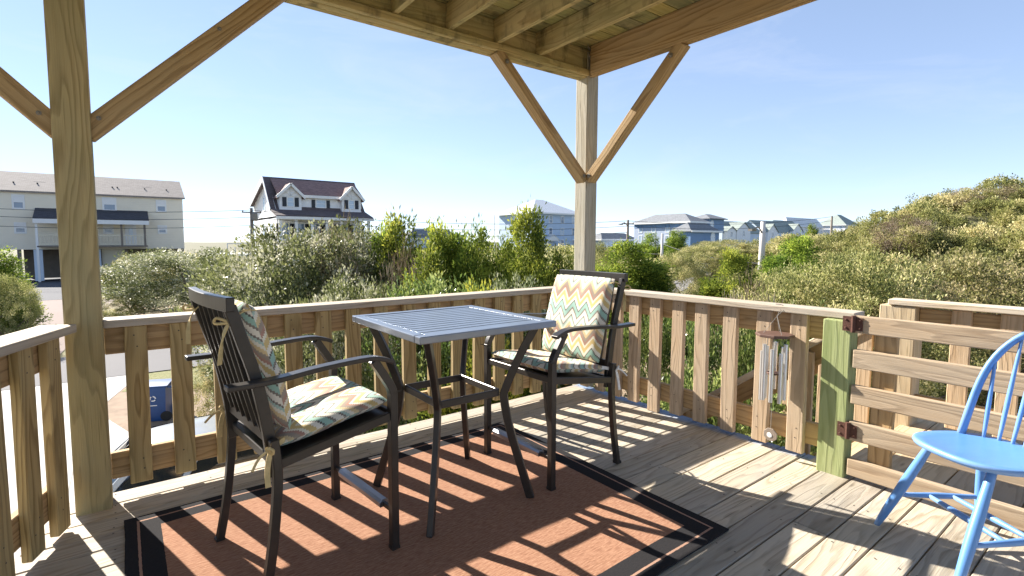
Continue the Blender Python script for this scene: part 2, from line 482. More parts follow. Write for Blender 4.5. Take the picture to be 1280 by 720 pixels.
# ground materials
def ground_mat():
    t = NT('sandy_ground')
    p = t.n('NewGeometry').outputs['Position']
    a = t.noise(p, .25, 5, .6); b = t.noise(p, 3.0, 5, .65); f = t.noise(p, 30, 4, .7)
    c = t.mix(b, (.24, .165, .10), (.40, .30, .19))
    gf = t.math('MULTIPLY_ADD', t.math('SUBTRACT', a, .5), 7.0, .35, clamp=True)
    gr = t.mix(f, (.07, .10, .025), (.22, .24, .08))
    c = t.mix(t.math('MULTIPLY', gf, .75), c, gr)
    c = t.mix(t.math('MULTIPLY', f, .3), c, (.15, .10, .06))
    ln = t.n('VectorMath', operation='LENGTH'); t.l(p, ln.inputs[0])
    fr = t.math('MULTIPLY_ADD', ln.outputs['Value'], .022, -.75, clamp=True)
    scr = t.mix(t.noise(p, .4, 5, .7), (.05, .06, .022), (.16, .14, .07))
    spz = t.n('SeparateXYZ'); t.l(p, spz.inputs[0])
    hz = t.math('MULTIPLY_ADD', spz.outputs[2], 3.0, 7.0, clamp=True)
    c = t.mix(t.math('MAXIMUM', t.math('MULTIPLY', fr, .9), hz), c, scr)
    t.base(c); t.set(Roughness=.95); t.bump(f, .6, .05)
    return t.m
M['ground'] = ground_mat()
def asphalt(name, c0, c1, rough=.85):
    t = NT(name)
    p = t.n('NewGeometry').outputs['Position']
    a = t.noise(p, .5, 4); f = t.noise(p, 60, 3, .7)
    c = t.mix(a, c0, c1); c = t.mix(t.math('MULTIPLY', f, .4), c, tuple(x*1.4 for x in c1))
    t.base(c); t.set(Roughness=rough); t.b.inputs['Specular IOR Level'].default_value = .12; t.bump(f, .3, .01)
    return t.m
M['asphalt'] = asphalt('grey_asphalt', (.12, .118, .122), (.165, .16, .16))
M['pinkroad'] = asphalt('worn_pink_asphalt', (.17, .125, .11), (.21, .165, .15))
M['lot'] = asphalt('dark_asphalt', (.055, .06, .075), (.08, .085, .1))
def concrete():
    t = NT('pale_concrete')
    p = t.n('NewGeometry').outputs['Position']; sp = t.n('SeparateXYZ'); t.l(p, sp.inputs[0])
    a = t.noise(p, .8, 5, .6); f = t.noise(p, 40, 3, .7)
    c = t.mix(a, (.40, .38, .36), (.52, .50, .47)); c = t.mix(t.math('MULTIPLY', f, .25), c, (.32, .30, .28))
    jx = t.math('LESS_THAN', t.math('FRACT', t.math('DIVIDE', t.math('ADD', sp.outputs[0], 100.3), 2.4)), .008)
    jy = t.math('LESS_THAN', t.math('FRACT', t.math('DIVIDE', t.math('ADD', sp.outputs[1], 100.0), 2.4)), .008)
    c = t.mix(t.math('MAXIMUM', jx, jy), c, (.22, .2, .18))
    t.base(c); t.set(Roughness=.85); t.bump(f, .2, .01)
    return t.m
M['concrete'] = concrete()
M['mulch'] = paint('pine_straw_mulch', (.27, .195, .135), .95, .5, 3, .8)
def grassmat():
    t = NT('lawn_grass'); p = t.n('NewGeometry').outputs['Position']
    f = t.noise(p, 22, 5, .7); a = t.noise(p, .9, 3)
    c = t.mix(f, (.07, .10, .02), (.26, .27, .08)); c = t.mix(t.math('MULTIPLY', a, .6), c, (.30, .25, .13))
    t.base(c); t.set(Roughness=.95); t.bump(f, .8, .05); return t.m
M['grass'] = grassmat()

def leafmat(name, c0, c1, c2, trans=.45, rough=.5, spec=.4):
    t = NT(name)
    at_ = t.n('Attribute'); at_.attribute_name = 'tint'
    tint = at_.outputs['Fac']
    c = t.ramp(tint, [(0, c0), (.5, c1), (1, c2)])
    oi = t.n('ObjectInfo')
    hv = t.n('HueSaturation'); t.l(c, hv.inputs['Color'])
    t.l(t.math('MULTIPLY_ADD', oi.outputs['Random'], .35, .82), hv.inputs['Value'])
    t.l(t.math('MULTIPLY_ADD', oi.outputs['Random'], .03, .485), hv.inputs['Hue'])
    c = hv.outputs[0]
    t.base(c); t.set(Roughness=rough); t.b.inputs['Specular IOR Level'].default_value = spec
    tr = t.n('BsdfTranslucent'); t.l(c, tr.inputs[0])
    mx = t.n('MixShader'); mx.inputs[0].default_value = trans
    t.l(t.b.outputs[0], mx.inputs[1]); t.l(tr.outputs[0], mx.inputs[2])
    t.l(mx.outputs[0], t.t.nodes['Material Output'].inputs[0])
    return t.m
M['leaf_wax'] = leafmat('grey_green_leaf', (0.078, 0.098, 0.028), (0.241, 0.271, 0.106), (0.605, 0.588, 0.448), .38, .5, .3)
M['leaf_cedar'] = leafmat('cedar_needles', (0.052, 0.090, 0.017), (0.182, 0.242, 0.035), (0.470, 0.502, 0.078), .42, .7, .15)
M['leaf_oak'] = leafmat('scrub_leaf', (0.086, 0.101, 0.030), (0.305, 0.302, 0.101), (0.690, 0.592, 0.322), .4, .55, .25)
M['leaf_holly'] = leafmat('glossy_dark_leaf', (0.050, 0.085, 0.020), (0.141, 0.204, 0.046), (0.446, 0.493, 0.165), .35, .3, .6)
M['leaf_dry'] = leafmat('dry_twig', (.14, .10, .06), (.27, .21, .14), (.46, .39, .31), .2, .8, .1)
M['bark'] = paint('grey_bark', (.14, .105, .075), .9, .4, 6, .6)

# ------------------------------------------------------------------ terrain
def smooth(a, b, x):
    t_ = np.clip((x-a)/(b-a), 0, 1); return t_*t_*(3-2*t_)
HC = at(1262, 302, 27.0)
HC2 = at(1050, 302, 33.0)                     # dune centre
HDIR = Vector((HC.x-CPOS.x, HC.y-CPOS.y, 0)).normalized(); HSD = Vector((HDIR.y, -HDIR.x, 0))
ZG = -2.8
def hgt(x, y):
    x = np.asarray(x, float); y = np.asarray(y, float)
    u = (x-HC.x)*HDIR.x+(y-HC.y)*HDIR.y; v = (x-HC.x)*HSD.x+(y-HC.y)*HSD.y
    v = np.where(v > 0, v*.4, v)
    d = 6.0*np.exp(-(u/10.5)**2-(np.abs(v)/8.2)**3)
    q = np.hypot(x-HC2.x, y-HC2.y); d = np.maximum(d, 3.5*np.exp(-(q/9.5)**2))
    r_ = np.hypot(x+3, y+3)
    far = 1.2*smooth(45, 95, r_)*smooth(5, 30, x)
    dune = (.35*np.sin(x*.21+1)*np.sin(y*.17+2))*smooth(35, 70, r_)
    return ZG+d+far+dune
def xs(lim, step_near, near):
    a = list(np.arange(-near, near+.01, step_near)); v = near; st = step_near
    while v < lim:
        st *= 1.25; v += st; a = [-v]+a+[v]
    return np.array(a)
gx = xs(1500, 1.5, 60)+10; gy = xs(1500, 1.5, 60)+20
GX, GY = np.meshgrid(gx, gy)
GZ = hgt(GX, GY)
nx, ny = len(gx), len(gy)
me = bpy.data.meshes.new('ground')
vv = np.stack([GX.ravel(), GY.ravel(), GZ.ravel()], 1)
idx = np.arange(nx*ny).reshape(ny, nx)
ff = np.stack([idx[:-1, :-1].ravel(), idx[:-1, 1:].ravel(), idx[1:, 1:].ravel(), idx[1:, :-1].ravel()], 1)
me.from_pydata(vv.tolist(), [], ff.tolist())
me.polygons.foreach_set('use_smooth', [True]*len(me.polygons))
me.materials.append(M['ground'])
go = bpy.data.objects.new('ground', me); COL.objects.link(go); tag(go, kind='structure')

def patch(name, pts, mat, dz, sub=1.5):
    """flat ground sheet clipped from a polygon, draped on the terrain"""
    bm = bmesh.new()
    vs = [bm.verts.new((x, y, 0)) for x, y in pts]
    bm.faces.new(vs)
    xsl = [p[0] for p in pts]; ysl = [p[1] for p in pts]
    for ax, lo, hi in ((0, min(xsl), max(xsl)), (1, min(ysl), max(ysl))):
        k = lo+sub
        while k < hi:
            no = (1, 0, 0) if ax == 0 else (0, 1, 0); cp = (k, 0, 0) if ax == 0 else (0, k, 0)
            bmesh.ops.bisect_plane(bm, geom=bm.verts[:]+bm.edges[:]+bm.faces[:], plane_co=cp, plane_no=no)
            k += sub
    for v in bm.verts: v.co.z = float(hgt(v.co.x, v.co.y))+dz
    m_ = bpy.data.meshes.new(name); bm.to_mesh(m_); bm.free(); m_.materials.append(mat)
    o = bpy.data.objects.new(name, m_); COL.objects.link(o); tag(o, kind='structure')
    return o
patch('lawn', [(-3.6, 13.6), (-2.9, 15.5), (4, 15.5), (4, 12.5), (-1.5, 12.6)], M['grass'], .012)
patch('mulch_bed', [(-4.0, 9.6), (-4.3, 12.5), (-3.6, 14.2), (-1, 13.2), (3, 11), (3, 8.0), (-1, 8.2)], M['mulch'], .008)
patch('driveway', [(-16, .4), (2.2, .4), (2.2, 7.6), (-3.2, 9.0), (-4.1, 12.0), (-3.2, 15.2), (-3.2, 16.2), (-16, 16.2)], M['concrete'], .016)
patch('road', [(-60, 16.0), (26, 15.4), (26, 19.6), (-60, 20.2)], M['asphalt'], .024)
patch('side_road', [(26, 15.4), (40, 20.0), (62, 28.5), (60, 32.5), (38, 24.5), (26, 19.6)], M['asphalt'], .024)
patch('parking_lot', [(-22, 43), (6, 43), (6, 82), (-22, 82)], M['lot'], .02)
patch('house_drive', [(-10.2, 20.2), (-5.4, 20.2), (-3.8, 42.9), (-10, 42.9)], M['pinkroad'], .02)

# ------------------------------------------------------------------ deck floor
ANG = R(20.5)                                   # left railing runs off at an angle
LD = Vector((-math.sin(ANG), -math.cos(ANG), 0))   # direction of left railing toward the camera side
LP = Vector((-3.66, -.25, 0))
def left_x(y):                                   # left deck edge x at given y
    return LP.x - .10 + LD.x/LD.y*(y-LP.y)
PITCH = .1467
DK = MB()
def screw(mb, p, nrm, r=.0042, mi=1):
    n_ = Vector(nrm); a = n_.orthogonal().normalized(); b_ = n_.cross(a)
    p = Vector(p)+n_*.0012
    mb.poly([p+a*(r*math.cos(2*PI*i/7))+b_*(r*math.sin(2*PI*i/7)) for i in range(7)], mi)
y1 = -.0427
k = 0
while y1 > -5.6:
    y0 = y1-PITCH+.006
    xl = left_x((y0+y1)/2)
    if y1 > -.25: xl = -3.78
    xr = -.075+random.uniform(-.006, .008)
    cuts = [xl, xr]
    if random.random() < .75 and k > 2:
        cuts = [xl, random.uniform(-3.2, -.7), xr]
    for a, b in zip(cuts[:-1], cuts[1:]):
        zz = random.uniform(-.0015, .0015)
        DK.box(a+.0015, b-.0015, y0, y1, -.038+zz, zz)
    for i in range(10):
        jx = -.14-.42*i
        if jx > xl+.03:
            for yy in (y0+.028, y1-.028):
                if random.random() < .85: screw(DK, (jx+random.uniform(-.008, .008), yy+random.uniform(-.006, .006), .0012), (0, 0, 1))
    y1 -= PITCH; k += 1
dk = DK.build('deck_floor', [M['deck'], M['screw']], None, bevel=.004)
tag(dk, kind='structure')
SUBF = MB()
SUBF.box(-3.85, -.12, -.10, -.055, -.285, -.043)
SUBF.box(-.16, -.12, -5.6, -.105, -.285, -.043)
for i in range(9):
    SUBF.box(-3.6+i*.42, -3.56+i*.42, -5.6, -.105, -.285, -.043)
tag(SUBF.build('deck_substructure', M['joist']), kind='structure')

# ------------------------------------------------------------------ posts and braces
def bolts(parent, pts, nrm, r=.013):
    for p in pts:
        b = MB(); n_ = Vector(nrm).normalized()
        rot = n_.to_track_quat('Z', 'Y').to_matrix()
        b.lathe([(r*1.7, 0), (r*1.7, .003), (r, .0035), (r*.95, .010), (r*.4, .013)], p, 10, 0, rot)
        b.build('bolt', M['bolt'], parent)
ZB = 2.73
lp = thing('porch_post', 'square yellow-brown timber post at the left end of the back railing, with two braces', 'post', (-3.58, -.163, 0))
b = MB(); b.bar((0, 0, -3.0), (0, 0, ZB+.0), .14, .14, (0, 1, 0)); b.build('post_shaft', M['post'], lp, bevel=.008, segs=2)
br = MB(); br.bar((.045, .0, 1.80), (.98, .0, 2.735), .09, .09, (0, 1, 0))
o = br.build('brace', M['brace'], lp, bevel=.005); bolts(o, [(.10, -.047, 1.872), (.62, -.047, 2.40)], (0, -1, 0), .006)
br = MB(); br.bar((-.045, .0, 1.80), (-.98, .0, 2.735), .09, .09, (0, 1, 0))
o = br.build('brace', M['brace'], lp, bevel=.005); bolts(o, [(-.11, -.047, 1.865)], (0, -1, 0), .006)

cp = thing('porch_post', 'grey weathered timber post at the far corner of the deck under the overhead deck', 'post', (0, 0, 0))
b = MB(); b.bar((0, 0, -3.0), (0, 0, ZB+.22), .14, .14, (0, 1, 0))
b.build('post_shaft', wood('grey_corner_post', (0.44, 0.39, 0.29), (0.23, 0.19, 0.125), (0.42, 0.405, 0.35), .6, 24, 1.8, .9, .2), cp, bevel=.008, segs=2)
br = MB(); br.bar((-.098, -.052, 1.838), (-1.06, -.052, 2.74), .075, .095, (0, 1, 0))
o = br.build('brace', M['brace'], cp, bevel=.005); bolts(o, [(-.13, -.103, 1.872), (-.985, -.103, 2.67)], (0, -1, 0), .011)
br = MB(); br.bar((-.052, -.098, 1.838), (-.052, -1.0, 2.74), .075, .095, (1, 0, 0))
o = br.build('brace', M['brace'], cp, bevel=.005); bolts(o, [(-.103, -.13, 1.872), (-.103, -.925, 2.665)], (-1, 0, 0), .011)

# ------------------------------------------------------------------ overhead deck
od = thing('overhead_deck', 'timber upper deck overhead, seen from below with its joists', 'upper deck', (0, 0, ZB))
XL_, YF = -5.6, -4.9
b = MB(); b.box(XL_, .07, -.06, .0, .0, .24); b.box(XL_, .07, .002, .045, .0, .24); b.build('rim_beam', M['joist'], od, bevel=.004)
b = MB(); b.box(XL_, -.08, -.104, -.062, .005, .055); b.build('ledger_strip', M['joist'], od, bevel=.004)
b = MB(); b.box(-.105, -.062, YF, -.13, -.0, .24); b.build('side_beam', M['brace'], od, bevel=.004)
b = MB(); b.box(-.058, -.012, YF, -.08, .002, .24); b.build('side_beam', M['brace'], od, bevel=.004)
for i in range(13):
    x = -.645-.42*i
    b = MB(); b.box(x-.019, x+.019, YF, -.064, .058, .238); b.build('joist', M['joist'], od, bevel=.003)
b = MB()
y = .05; 
while y > YF:
    b.box(XL_, .10, y-.138, y, .243, .280); y -= .1467
b.build('floor_boards', M['joistdeck'], od)
for dz in (.09, .15):
    s_ = MB(); s_.tube([(-.085, -.112, dz+.06), (-.155, -.155, dz+.06)], .009, 8); s_.build('bolt', M['bolt'], od)

# ------------------------------------------------------------------ railings
CAPB = .876
def railing(name, label, P0, dirv, L, spots, bw, inward, capz=CAPB, bbot=.06, over=(0, 0), bmat='baluster'):
    """railing from P0 along dirv; inward = unit vector to deck side"""
    root = thing(name, label, 'railing', tuple(P0))
    d = Vector(dirv); n = Vector(inward)
    b = MB(); c0 = n*.10
    b.bar(c0+d*(-over[0])+Vector((0, 0, capz+.019)), c0+d*(L+over[1])+Vector((0, 0, capz+.019)), .145, .038)
    b.build('top_cap', M['cap'], root, bevel=.005, segs=2)
    b = MB(); b.bar(n*.079+Vector((0, 0, capz-.073)), n*.079+d*L+Vector((0, 0, capz-.073)), .038, .14); b.build('upper_rail', M['rail'], root, bevel=.004)
    b = MB(); b.bar(n*.079+Vector((0, 0, .158)), n*.079+d*L+Vector((0, 0, .158)), .038, .135); b.build('lower_rail', M['rail'], root, bevel=.004)
    for q in spots:
        sx, bb = q if isinstance(q, tuple) else (q, bbot+random.uniform(-.012, .012))
        b = MB(); tl = random.uniform(-.006, .006)
        b.bar(n*.118+d*sx+Vector((0, 0, bb)), n*.118+d*(sx+tl)+Vector((0, 0, capz-.003)), bw, .038, n)
        for zz in (capz-.045, capz-.10, .125, .185):
            screw(b, n*.1372+d*(sx+random.uniform(-.02, .02))+Vector((0, 0, zz+random.uniform(-.008, .008))), n, .0038)
        o = b.build('baluster', [M[bmat], M['screw']], root, bevel=.004)
    return root
# back railing: origin left post, along +X
BX = [-3.387, -3.19, -2.99, -2.80, -2.61, -2.43, -2.245, -2.05, -1.845, -1.65, -1.455, -1.26, -1.07, -.88, -.69, -.50, -.31]
railing('deck_railing', 'back timber railing running between the two porch posts behind the table', (-3.51, 0, 0), (1, 0, 0), 3.44,
        [x+3.51 for x in BX], .096, (0, -1, 0))
# right railing: origin corner post along -Y
RY = [.10, .275, .45, .625, .815, 1.01, 1.20, 1.405, 1.62, 1.83]
RXO = -.055
railing('deck_railing', 'right timber railing with a wind chime hung on it, between corner post and green post', (RXO, -.07, 0), (0, -1, 0), 2.0,
        [(s_+.02, .03 if i not in (4,) else .0) for i, s_ in enumerate(RY)], .094, (-1, 0, 0), bbot=.035, over=(.0, .14), bmat='palebaluster')
# left railing
nin = Vector((LD.y*-1, LD.x, 0)); nin = Vector((math.cos(ANG), -math.sin(ANG), 0))
railing('deck_railing', 'left timber railing running toward the viewer beside the driveway', LP - nin*.10+LD*.02, LD, 2.9,
        [.12+.195*i for i in range(14)], .094, nin, capz=.886, bbot=.02)

# green gate post
gp = MB(); gp.bar((0, 0, -.3), (0, 0, .872), .138, .10, (1, 0, 0))
gpo = gp.build('gate_post', M['green'], None, bevel=.006, segs=2); gpo.location = (-.218, -2.142, 0)
tag(gpo, 'pale green treated timber post where the right railing meets the gate', 'post')

# gate
gt = thing('deck_gate', 'closed timber gate of five horizontal boards hinged on the green post', 'gate', (-.245, -2.222, 0))
for z0, z1 in ((.812, .905), (.622, .722), (.425, .527), (.222, .328), (.0255, .118)):
    b = MB(); b.box(-.02, .018, -1.5, 0, z0, z1); b.build('gate_board', M['gatewood'], gt, bevel=.005, segs=2)
for y in (-.13, -1.35):
    b = MB(); b.box(.02, .058, y-.05, y+.05, .03, .90); b.build('gate_stile', M['rail'], gt, bevel=.004)
for z in (.86, .275):
    b = MB(); b.box(-.027, -.021, -.04, .0, z-.035, z+.035); b.box(-.034, -.027, .004, .05, z-.04, z+.04)
    b.tube([(-.028, .002, z-.045), (-.028, .002, z+.045)], .011, 10)
    for q in (-.022, .022):
        b.lathe([(.006, 0), (.006, .003), (.002, .005)], (-.034, .035, z+q), 8, 0, Matrix.Rotation(-PI/2, 3, 'Y'))
        b.lathe([(.006, 0), (.006, .003), (.002, .005)], (-.027, -.028, z+q), 8, 0, Matrix.Rotation(-PI/2, 3, 'Y'))
    b.build('hinge', M['rust'], gt)

# landing, stairs and outer railing
L_ = MB()
y = -2.12
while y > -4.6:
    L_.box(-.068, 1.32, y-.14, y, -.038, 0); y -= .1467
L_.box(-.06, 1.30, -2.16, -2.122, -.28, -.042)
tag(L_.build('stair_landing', M['landing'], None, bevel=.004), kind='structure')
lr = thing('landing_railing', 'pale timber railing with a wide end post beyond the gate on the stair landing', 'railing', (1.1, -2.10, 0))
b = MB(); b.bar((0, .035, -2.9), (0, .035, .848), .19, .21, (0, 1, 0)); b.build('post_shaft', M['landing'], lr, bevel=.006)
b = MB(); b.bar((-.03, .09, .872), (-.03, -2.5, .872), .15, .04); b.build('top_cap', M['cap'], lr, bevel=.005)
b = MB(); b.box(-.02, .018, -2.5, -.072, .70, .835); b.build('upper_rail', M['rail'], lr, bevel=.004)
b = MB(); b.box(-.02, .018, -2.5, -.072, .09, .22); b.build('lower_rail', M['rail'], lr, bevel=.004)
for i in range(10):
    b = MB(); y = -.30-.235*i; b.box(-.058, -.022, y-.05, y+.05, .04, .846); b.build('baluster', M['palebaluster'], lr, bevel=.004)
st = thing('outdoor_stairs', 'timber stairs with sloping handrails going down outside the right railing', 'stairs', (0, -2.12, 0))
SL = .765
def stair_pt(x, y, z): return (x, y, z-SL*y)
for x in (.045, 1.13):
    b = MB(); b.bar((x, 0.12, -.16-SL*.12), (x, 3.6, -.16-SL*3.6), .04, .26); b.build('stringer', M['landing'], st, bevel=.004)
for x in (.09, 1.1):
    b = MB(); b.bar((x, .04, .835-SL*.04), (x, 3.5, .835-SL*3.5), .14, .04); b.build('handrail', M['cap'], st, bevel=.005)
    b = MB(); b.bar((x, .05, .75-SL*.05), (x, 3.5, .75-SL*3.5), .036, .12); b.build('upper_rail', M['rail'], st, bevel=.004)
    for y in (1.5, 3.35):
        b = MB(); b.box(x-.045, x+.045, y-.045, y+.045, -SL*y-.6, .80-SL*y-.04); b.build('rail_post', M['landing'], st, bevel=.004)
    for i in range(12):
        y = .25+.26*i
        b = MB(); b.bar((x-.04, y, .06-SL*y), (x-.04, y, .80-SL*y), .09, .03, (1, 0, 0)); b.build('baluster', M['palebaluster'], st, bevel=.003)
for i in range(13):
    y = .26*i+.13
    b = MB(); b.box(.07, 1.1, y-.13, y+.13, -.2*(i+1)-.04, -.2*(i+1)); b.build('tread', M['landing'], st, bevel=.004)

# ------------------------------------------------------------------ rug
bm = bmesh.new()
nxr, nyr = 60, 46
grid = [[None]*(nyr+1) for _ in range(nxr+1)]
for i in range(nxr+1):
    for j in range(nyr+1):
        x = RX0+(RX1-RX0)*i/nxr; y = RY0+(RY1-RY0)*j/nyr
        z = .011+.003*math.sin(x*4+y*2.5)*math.sin(y*3+1)+.0012*math.sin(x*5+y*3)+.0012*math.sin(x*11-y*7)
        if i in (0, nxr): y += .004*math.sin(j*1.7)*0; x += .0015*math.sin(j*.5)+random.uniform(-.0008, .0008)
        if j in (0, nyr): y += .0015*math.sin(i*.4)+random.uniform(-.0008, .0008)
        grid[i][j] = bm.verts.new((x, y, z))
for i in range(nxr):
    for j in range(nyr):
        bm.faces.new((grid[i][j], grid[i+1][j], grid[i+1][j+1], grid[i][j+1]))
ret = bmesh.ops.extrude_face_region(bm, geom=bm.faces[:])
for v in [g for g in ret['geom'] if isinstance(g, bmesh.types.BMVert)]: v.co.z -= .007
bmesh.ops.recalc_face_normals(bm, faces=bm.faces)
mr = bpy.data.meshes.new('area_rug'); bm.to_mesh(mr); bm.free(); mr.materials.append(M['rug'])
ro = bpy.data.objects.new('area_rug', mr); COL.objects.link(ro)
tag(ro, 'rust brown woven rug with a black border lying on the deck', 'rug')

# ------------------------------------------------------------------ table
tb = thing('patio_table', 'tall square patio table with slatted grey metal top between two chairs', 'table', (-2.095, -1.08, .009))
HT, TZ = .374, .906
tt = MB()
fwid = .05
for s_ in (-1, 1):
    tt.box(-HT, HT, s_*(HT-fwid/2)-fwid/2, s_*(HT-fwid/2)+fwid/2, TZ-.032, TZ)
    tt.box(s_*(HT-fwid/2)-fwid/2, s_*(HT-fwid/2)+fwid/2, -HT+fwid+.001, HT-fwid-.001, TZ-.032, TZ)
to = tt.build('table_frame', M['tablemetal'], tb, bevel=.004, segs=2)
sl_ = MB()
ns = 12; span = 2*(HT-fwid)-.004; pw = span/ns
for i in range(ns):
    y = -span/2+pw*(i+.5); sl_.box(-HT+fwid+.001, HT-fwid-.001, y-pw/2+.003, y+pw/2-.003, TZ-.014, TZ-.003)
sl_.build('table_slats', M['tablemetal'], tb, bevel=.003)
sq = lambda a: [(-a, -a), (a, -a), (a, a), (-a, a)]
def curve(pts, n=6):
    """Catmull-Rom through pts"""
    P = [Vector(p) for p in pts]; out = []
    for i in range(len(P)-1):
        p0, p1, p2, p3 = P[max(i-1, 0)], P[i], P[i+1], P[min(i+2, len(P)-1)]
        for k in range(n):
            t_ = k/n
            out.append(.5*((2*p1)+(p2-p0)*t_+(2*p0-5*p1+4*p2-p3)*t_*t_+(3*p1-p0-3*p2+p3)*t_**3))
    out.append(P[-1]); return out
for sx in (-1, 1):
    for sy in (-1, 1):
        l_ = MB()
        pts = curve([(sx*.288, sy*.288, 0), (sx*.262, sy*.262, .12), (sx*.215, sy*.215, .34), (sx*.192, sy*.192, .50), (sx*.198, sy*.198, .56),
                     (sx*.245, sy*.245, .72), (sx*.30, sy*.30, .872)], 5)
        l_.sweep(pts, [(-.02, -.014), (.02, -.014), (.02, .014), (-.02, .014)], (sx, -sy, 0))
        l_.build('leg', M['bronze'], tb, bevel=.003)
for a, b_ in (((-1, -1), (1, -1)), ((1, -1), (1, 1)), ((1, 1), (-1, 1)), ((-1, 1), (-1, -1))):
    s_ = MB(); q = .172
    s_.bar((a[0]*q, a[1]*q, .535), (b_[0]*q, b_[1]*q, .535), .014, .036)
    s_.build('stretcher', M['bronze'], tb, bevel=.003)

# ------------------------------------------------------------------ balcony chairs
HWD = .278
def rear_x(z):
    zs = [0, .2, .45, .60, .82, 1.09]; xv = [-.275, -.238, -.212, -.222, -.262, -.34]
    return float(np.interp(z, zs, xv))
def make_chair(label, loc, rz):
    r = thing('balcony_chair', label, 'chair', loc, rz, 'tall dark metal patio chairs')
    for s_ in (-1, 1):
        l_ = MB(); y = s_*HWD
        l_.sweep(curve([(.255, y, 0), (.255, y, .30), (.255, y, .64), (.254, y, .672), (.247, y, .695), (.222, y, .738), (.170, y, .818)], 4), sq(.0165), (0, 1, 0))
        l_.build('leg', M['bronze'], r, bevel=.003)
        l_ = MB()
        l_.sweep(curve([(rear_x(z), y, z) for z in (0, .2, .45, .60)], 5), sq(.0155), (0, 1, 0))
        l_.build('leg', M['bronze'], r, bevel=.003)
        a = MB()
        a.sweep(curve([(.25, y*1.03, .802), (.215, y*1.03, .817), (.14, y*1.03, .832), (-.05, y*1.03, .826), (-.22, y*1.04, .812), (-.37, y*1.05, .812)], 6),
                [(-.024, -.009), (.024, -.009), (.024, .009), (-.024, .009)], (0, 0, 1))
        a.build('arm', M['bronze'], r, bevel=.004, segs=2)
    sf = MB()
    for s_ in (-1, 1):
        sf.bar((.24, s_*HWD, .575), (-.205, s_*HWD, .507), .022, .036)
    sf.bar((.255, -.263, .578), (.255, .263, .578), .022, .034)
    sf.bar((-.21, -.263, .505), (-.21, .263, .505), .022, .034)
    sf.bar((-.20, 0, .512), (.243, 0, .58), .53, .006)
    sf.build('seat_frame', M['bronze'], r, bevel=.003)
    bk = MB()
    for s_ in (-1, 1):
        bk.sweep(curve([(rear_x(z)-.002, s_*(HWD-.034), z) for z in (.455, .62, .82, .95, 1.075)], 4), [(-.02, -.012), (.02, -.012), (.02, .012), (-.02, .012)], (0, 1, 0))
    bk.sweep(curve([(rear_x(1.075)-.004-.018*math.cos(u*PI/2), u*(HWD-.01), 1.082) for u in (-1, -.5, 0, .5, 1)], 4), [(-.014, -.024), (.014, -.024), (.014, .024), (-.014, .024)], (0, 0, 1))
    bk.bar((rear_x(.59), -HWD+.05, .59), (rear_x(.59), HWD-.05, .59), .018, .04)
    for i in range(6):
        y = (-2.5+i)*.072
        bk.sweep(curve([(rear_x(z)-.012*math.sin((z-.60)/.47*PI), y, z) for z in (.605, .76, .92, 1.065)], 4), [(-.006, -.012), (.006, -.012), (.006, .012), (-.006, .012)], (1, 0, 0))
    bk.build('backrest', M['bronze'], r, bevel=.0025)
    fr = MB(); fr.bar((.255, -.262, .165), (.255, .262, .165), .016, .02); fr.build('footrest_bar', M['bronze'], r, bevel=.002)
    fr = MB(); fr.sweep([(.255, -.20, .168), (.255, .20, .168)], [(-.02, -.016), (.02, -.016), (.022, .006), (.012, .017), (-.012, .017), (-.022, .006)], (0, 0, 1))
    fr.build('footrest_sleeve', M['steel'], r, bevel=.002)
    for x, y in ((.255, HWD), (.255, -HWD), (-.275, HWD), (-.275, -HWD)):
        fc = MB(); fc.box(x-.0176, x+.0176, y-.0176, y+.0176, 0, .016); fc.build('foot_cap', M['bronze'], r)
    return r

def pad_mesh(mb, wd, ln, th, fn, nu=26, nv=28, tuft=True, seed=1):
    """pillow: fn(u,v,h) -> point; u across [-.5,.5]*wd; v along [0,1]*ln"""
    rr = random.Random(seed); ph = rr.random()*6
    for side in (1, -1):
        o = len(mb.v)
        for i in range(nu+1):
            for j in range(nv+1):
                a = -1+2*i/nu; c = -1+2*j/nv
                e = max(0, (1-abs(a)**7))**.5*max(0, (1-abs(c)**7))**.5
                h = th*.5*e
                if tuft:
                    h *= 1-.10*math.exp(-((c-.05)/.10)**2)-.1*math.exp(-(a/.15)**2)
                    h += .004*math.sin(a*6+ph)*math.sin(c*5+ph*.7)*e
                sh = 1-.02*abs(c)**4; sv = 1-.02*abs(a)**4
                mb.v.append(tuple(fn(a*wd/2*sh, (c*sv+1)/2*ln, side*h)))
        for i in range(nu):
            for j in range(nv):
                q = [o+i*(nv+1)+j, o+(i+1)*(nv+1)+j, o+(i+1)*(nv+1)+j+1, o+i*(nv+1)+j+1]
                uvq = [((x_/nu-.5)*wd+5, y_/nv*ln+(0 if side > 0 else 7)) for x_, y_ in ((i, j), (i+1, j), (i+1, j+1), (i, j+1))]
                mb.face(q if side > 0 else q[::-1], uvq if side > 0 else uvq[::-1])
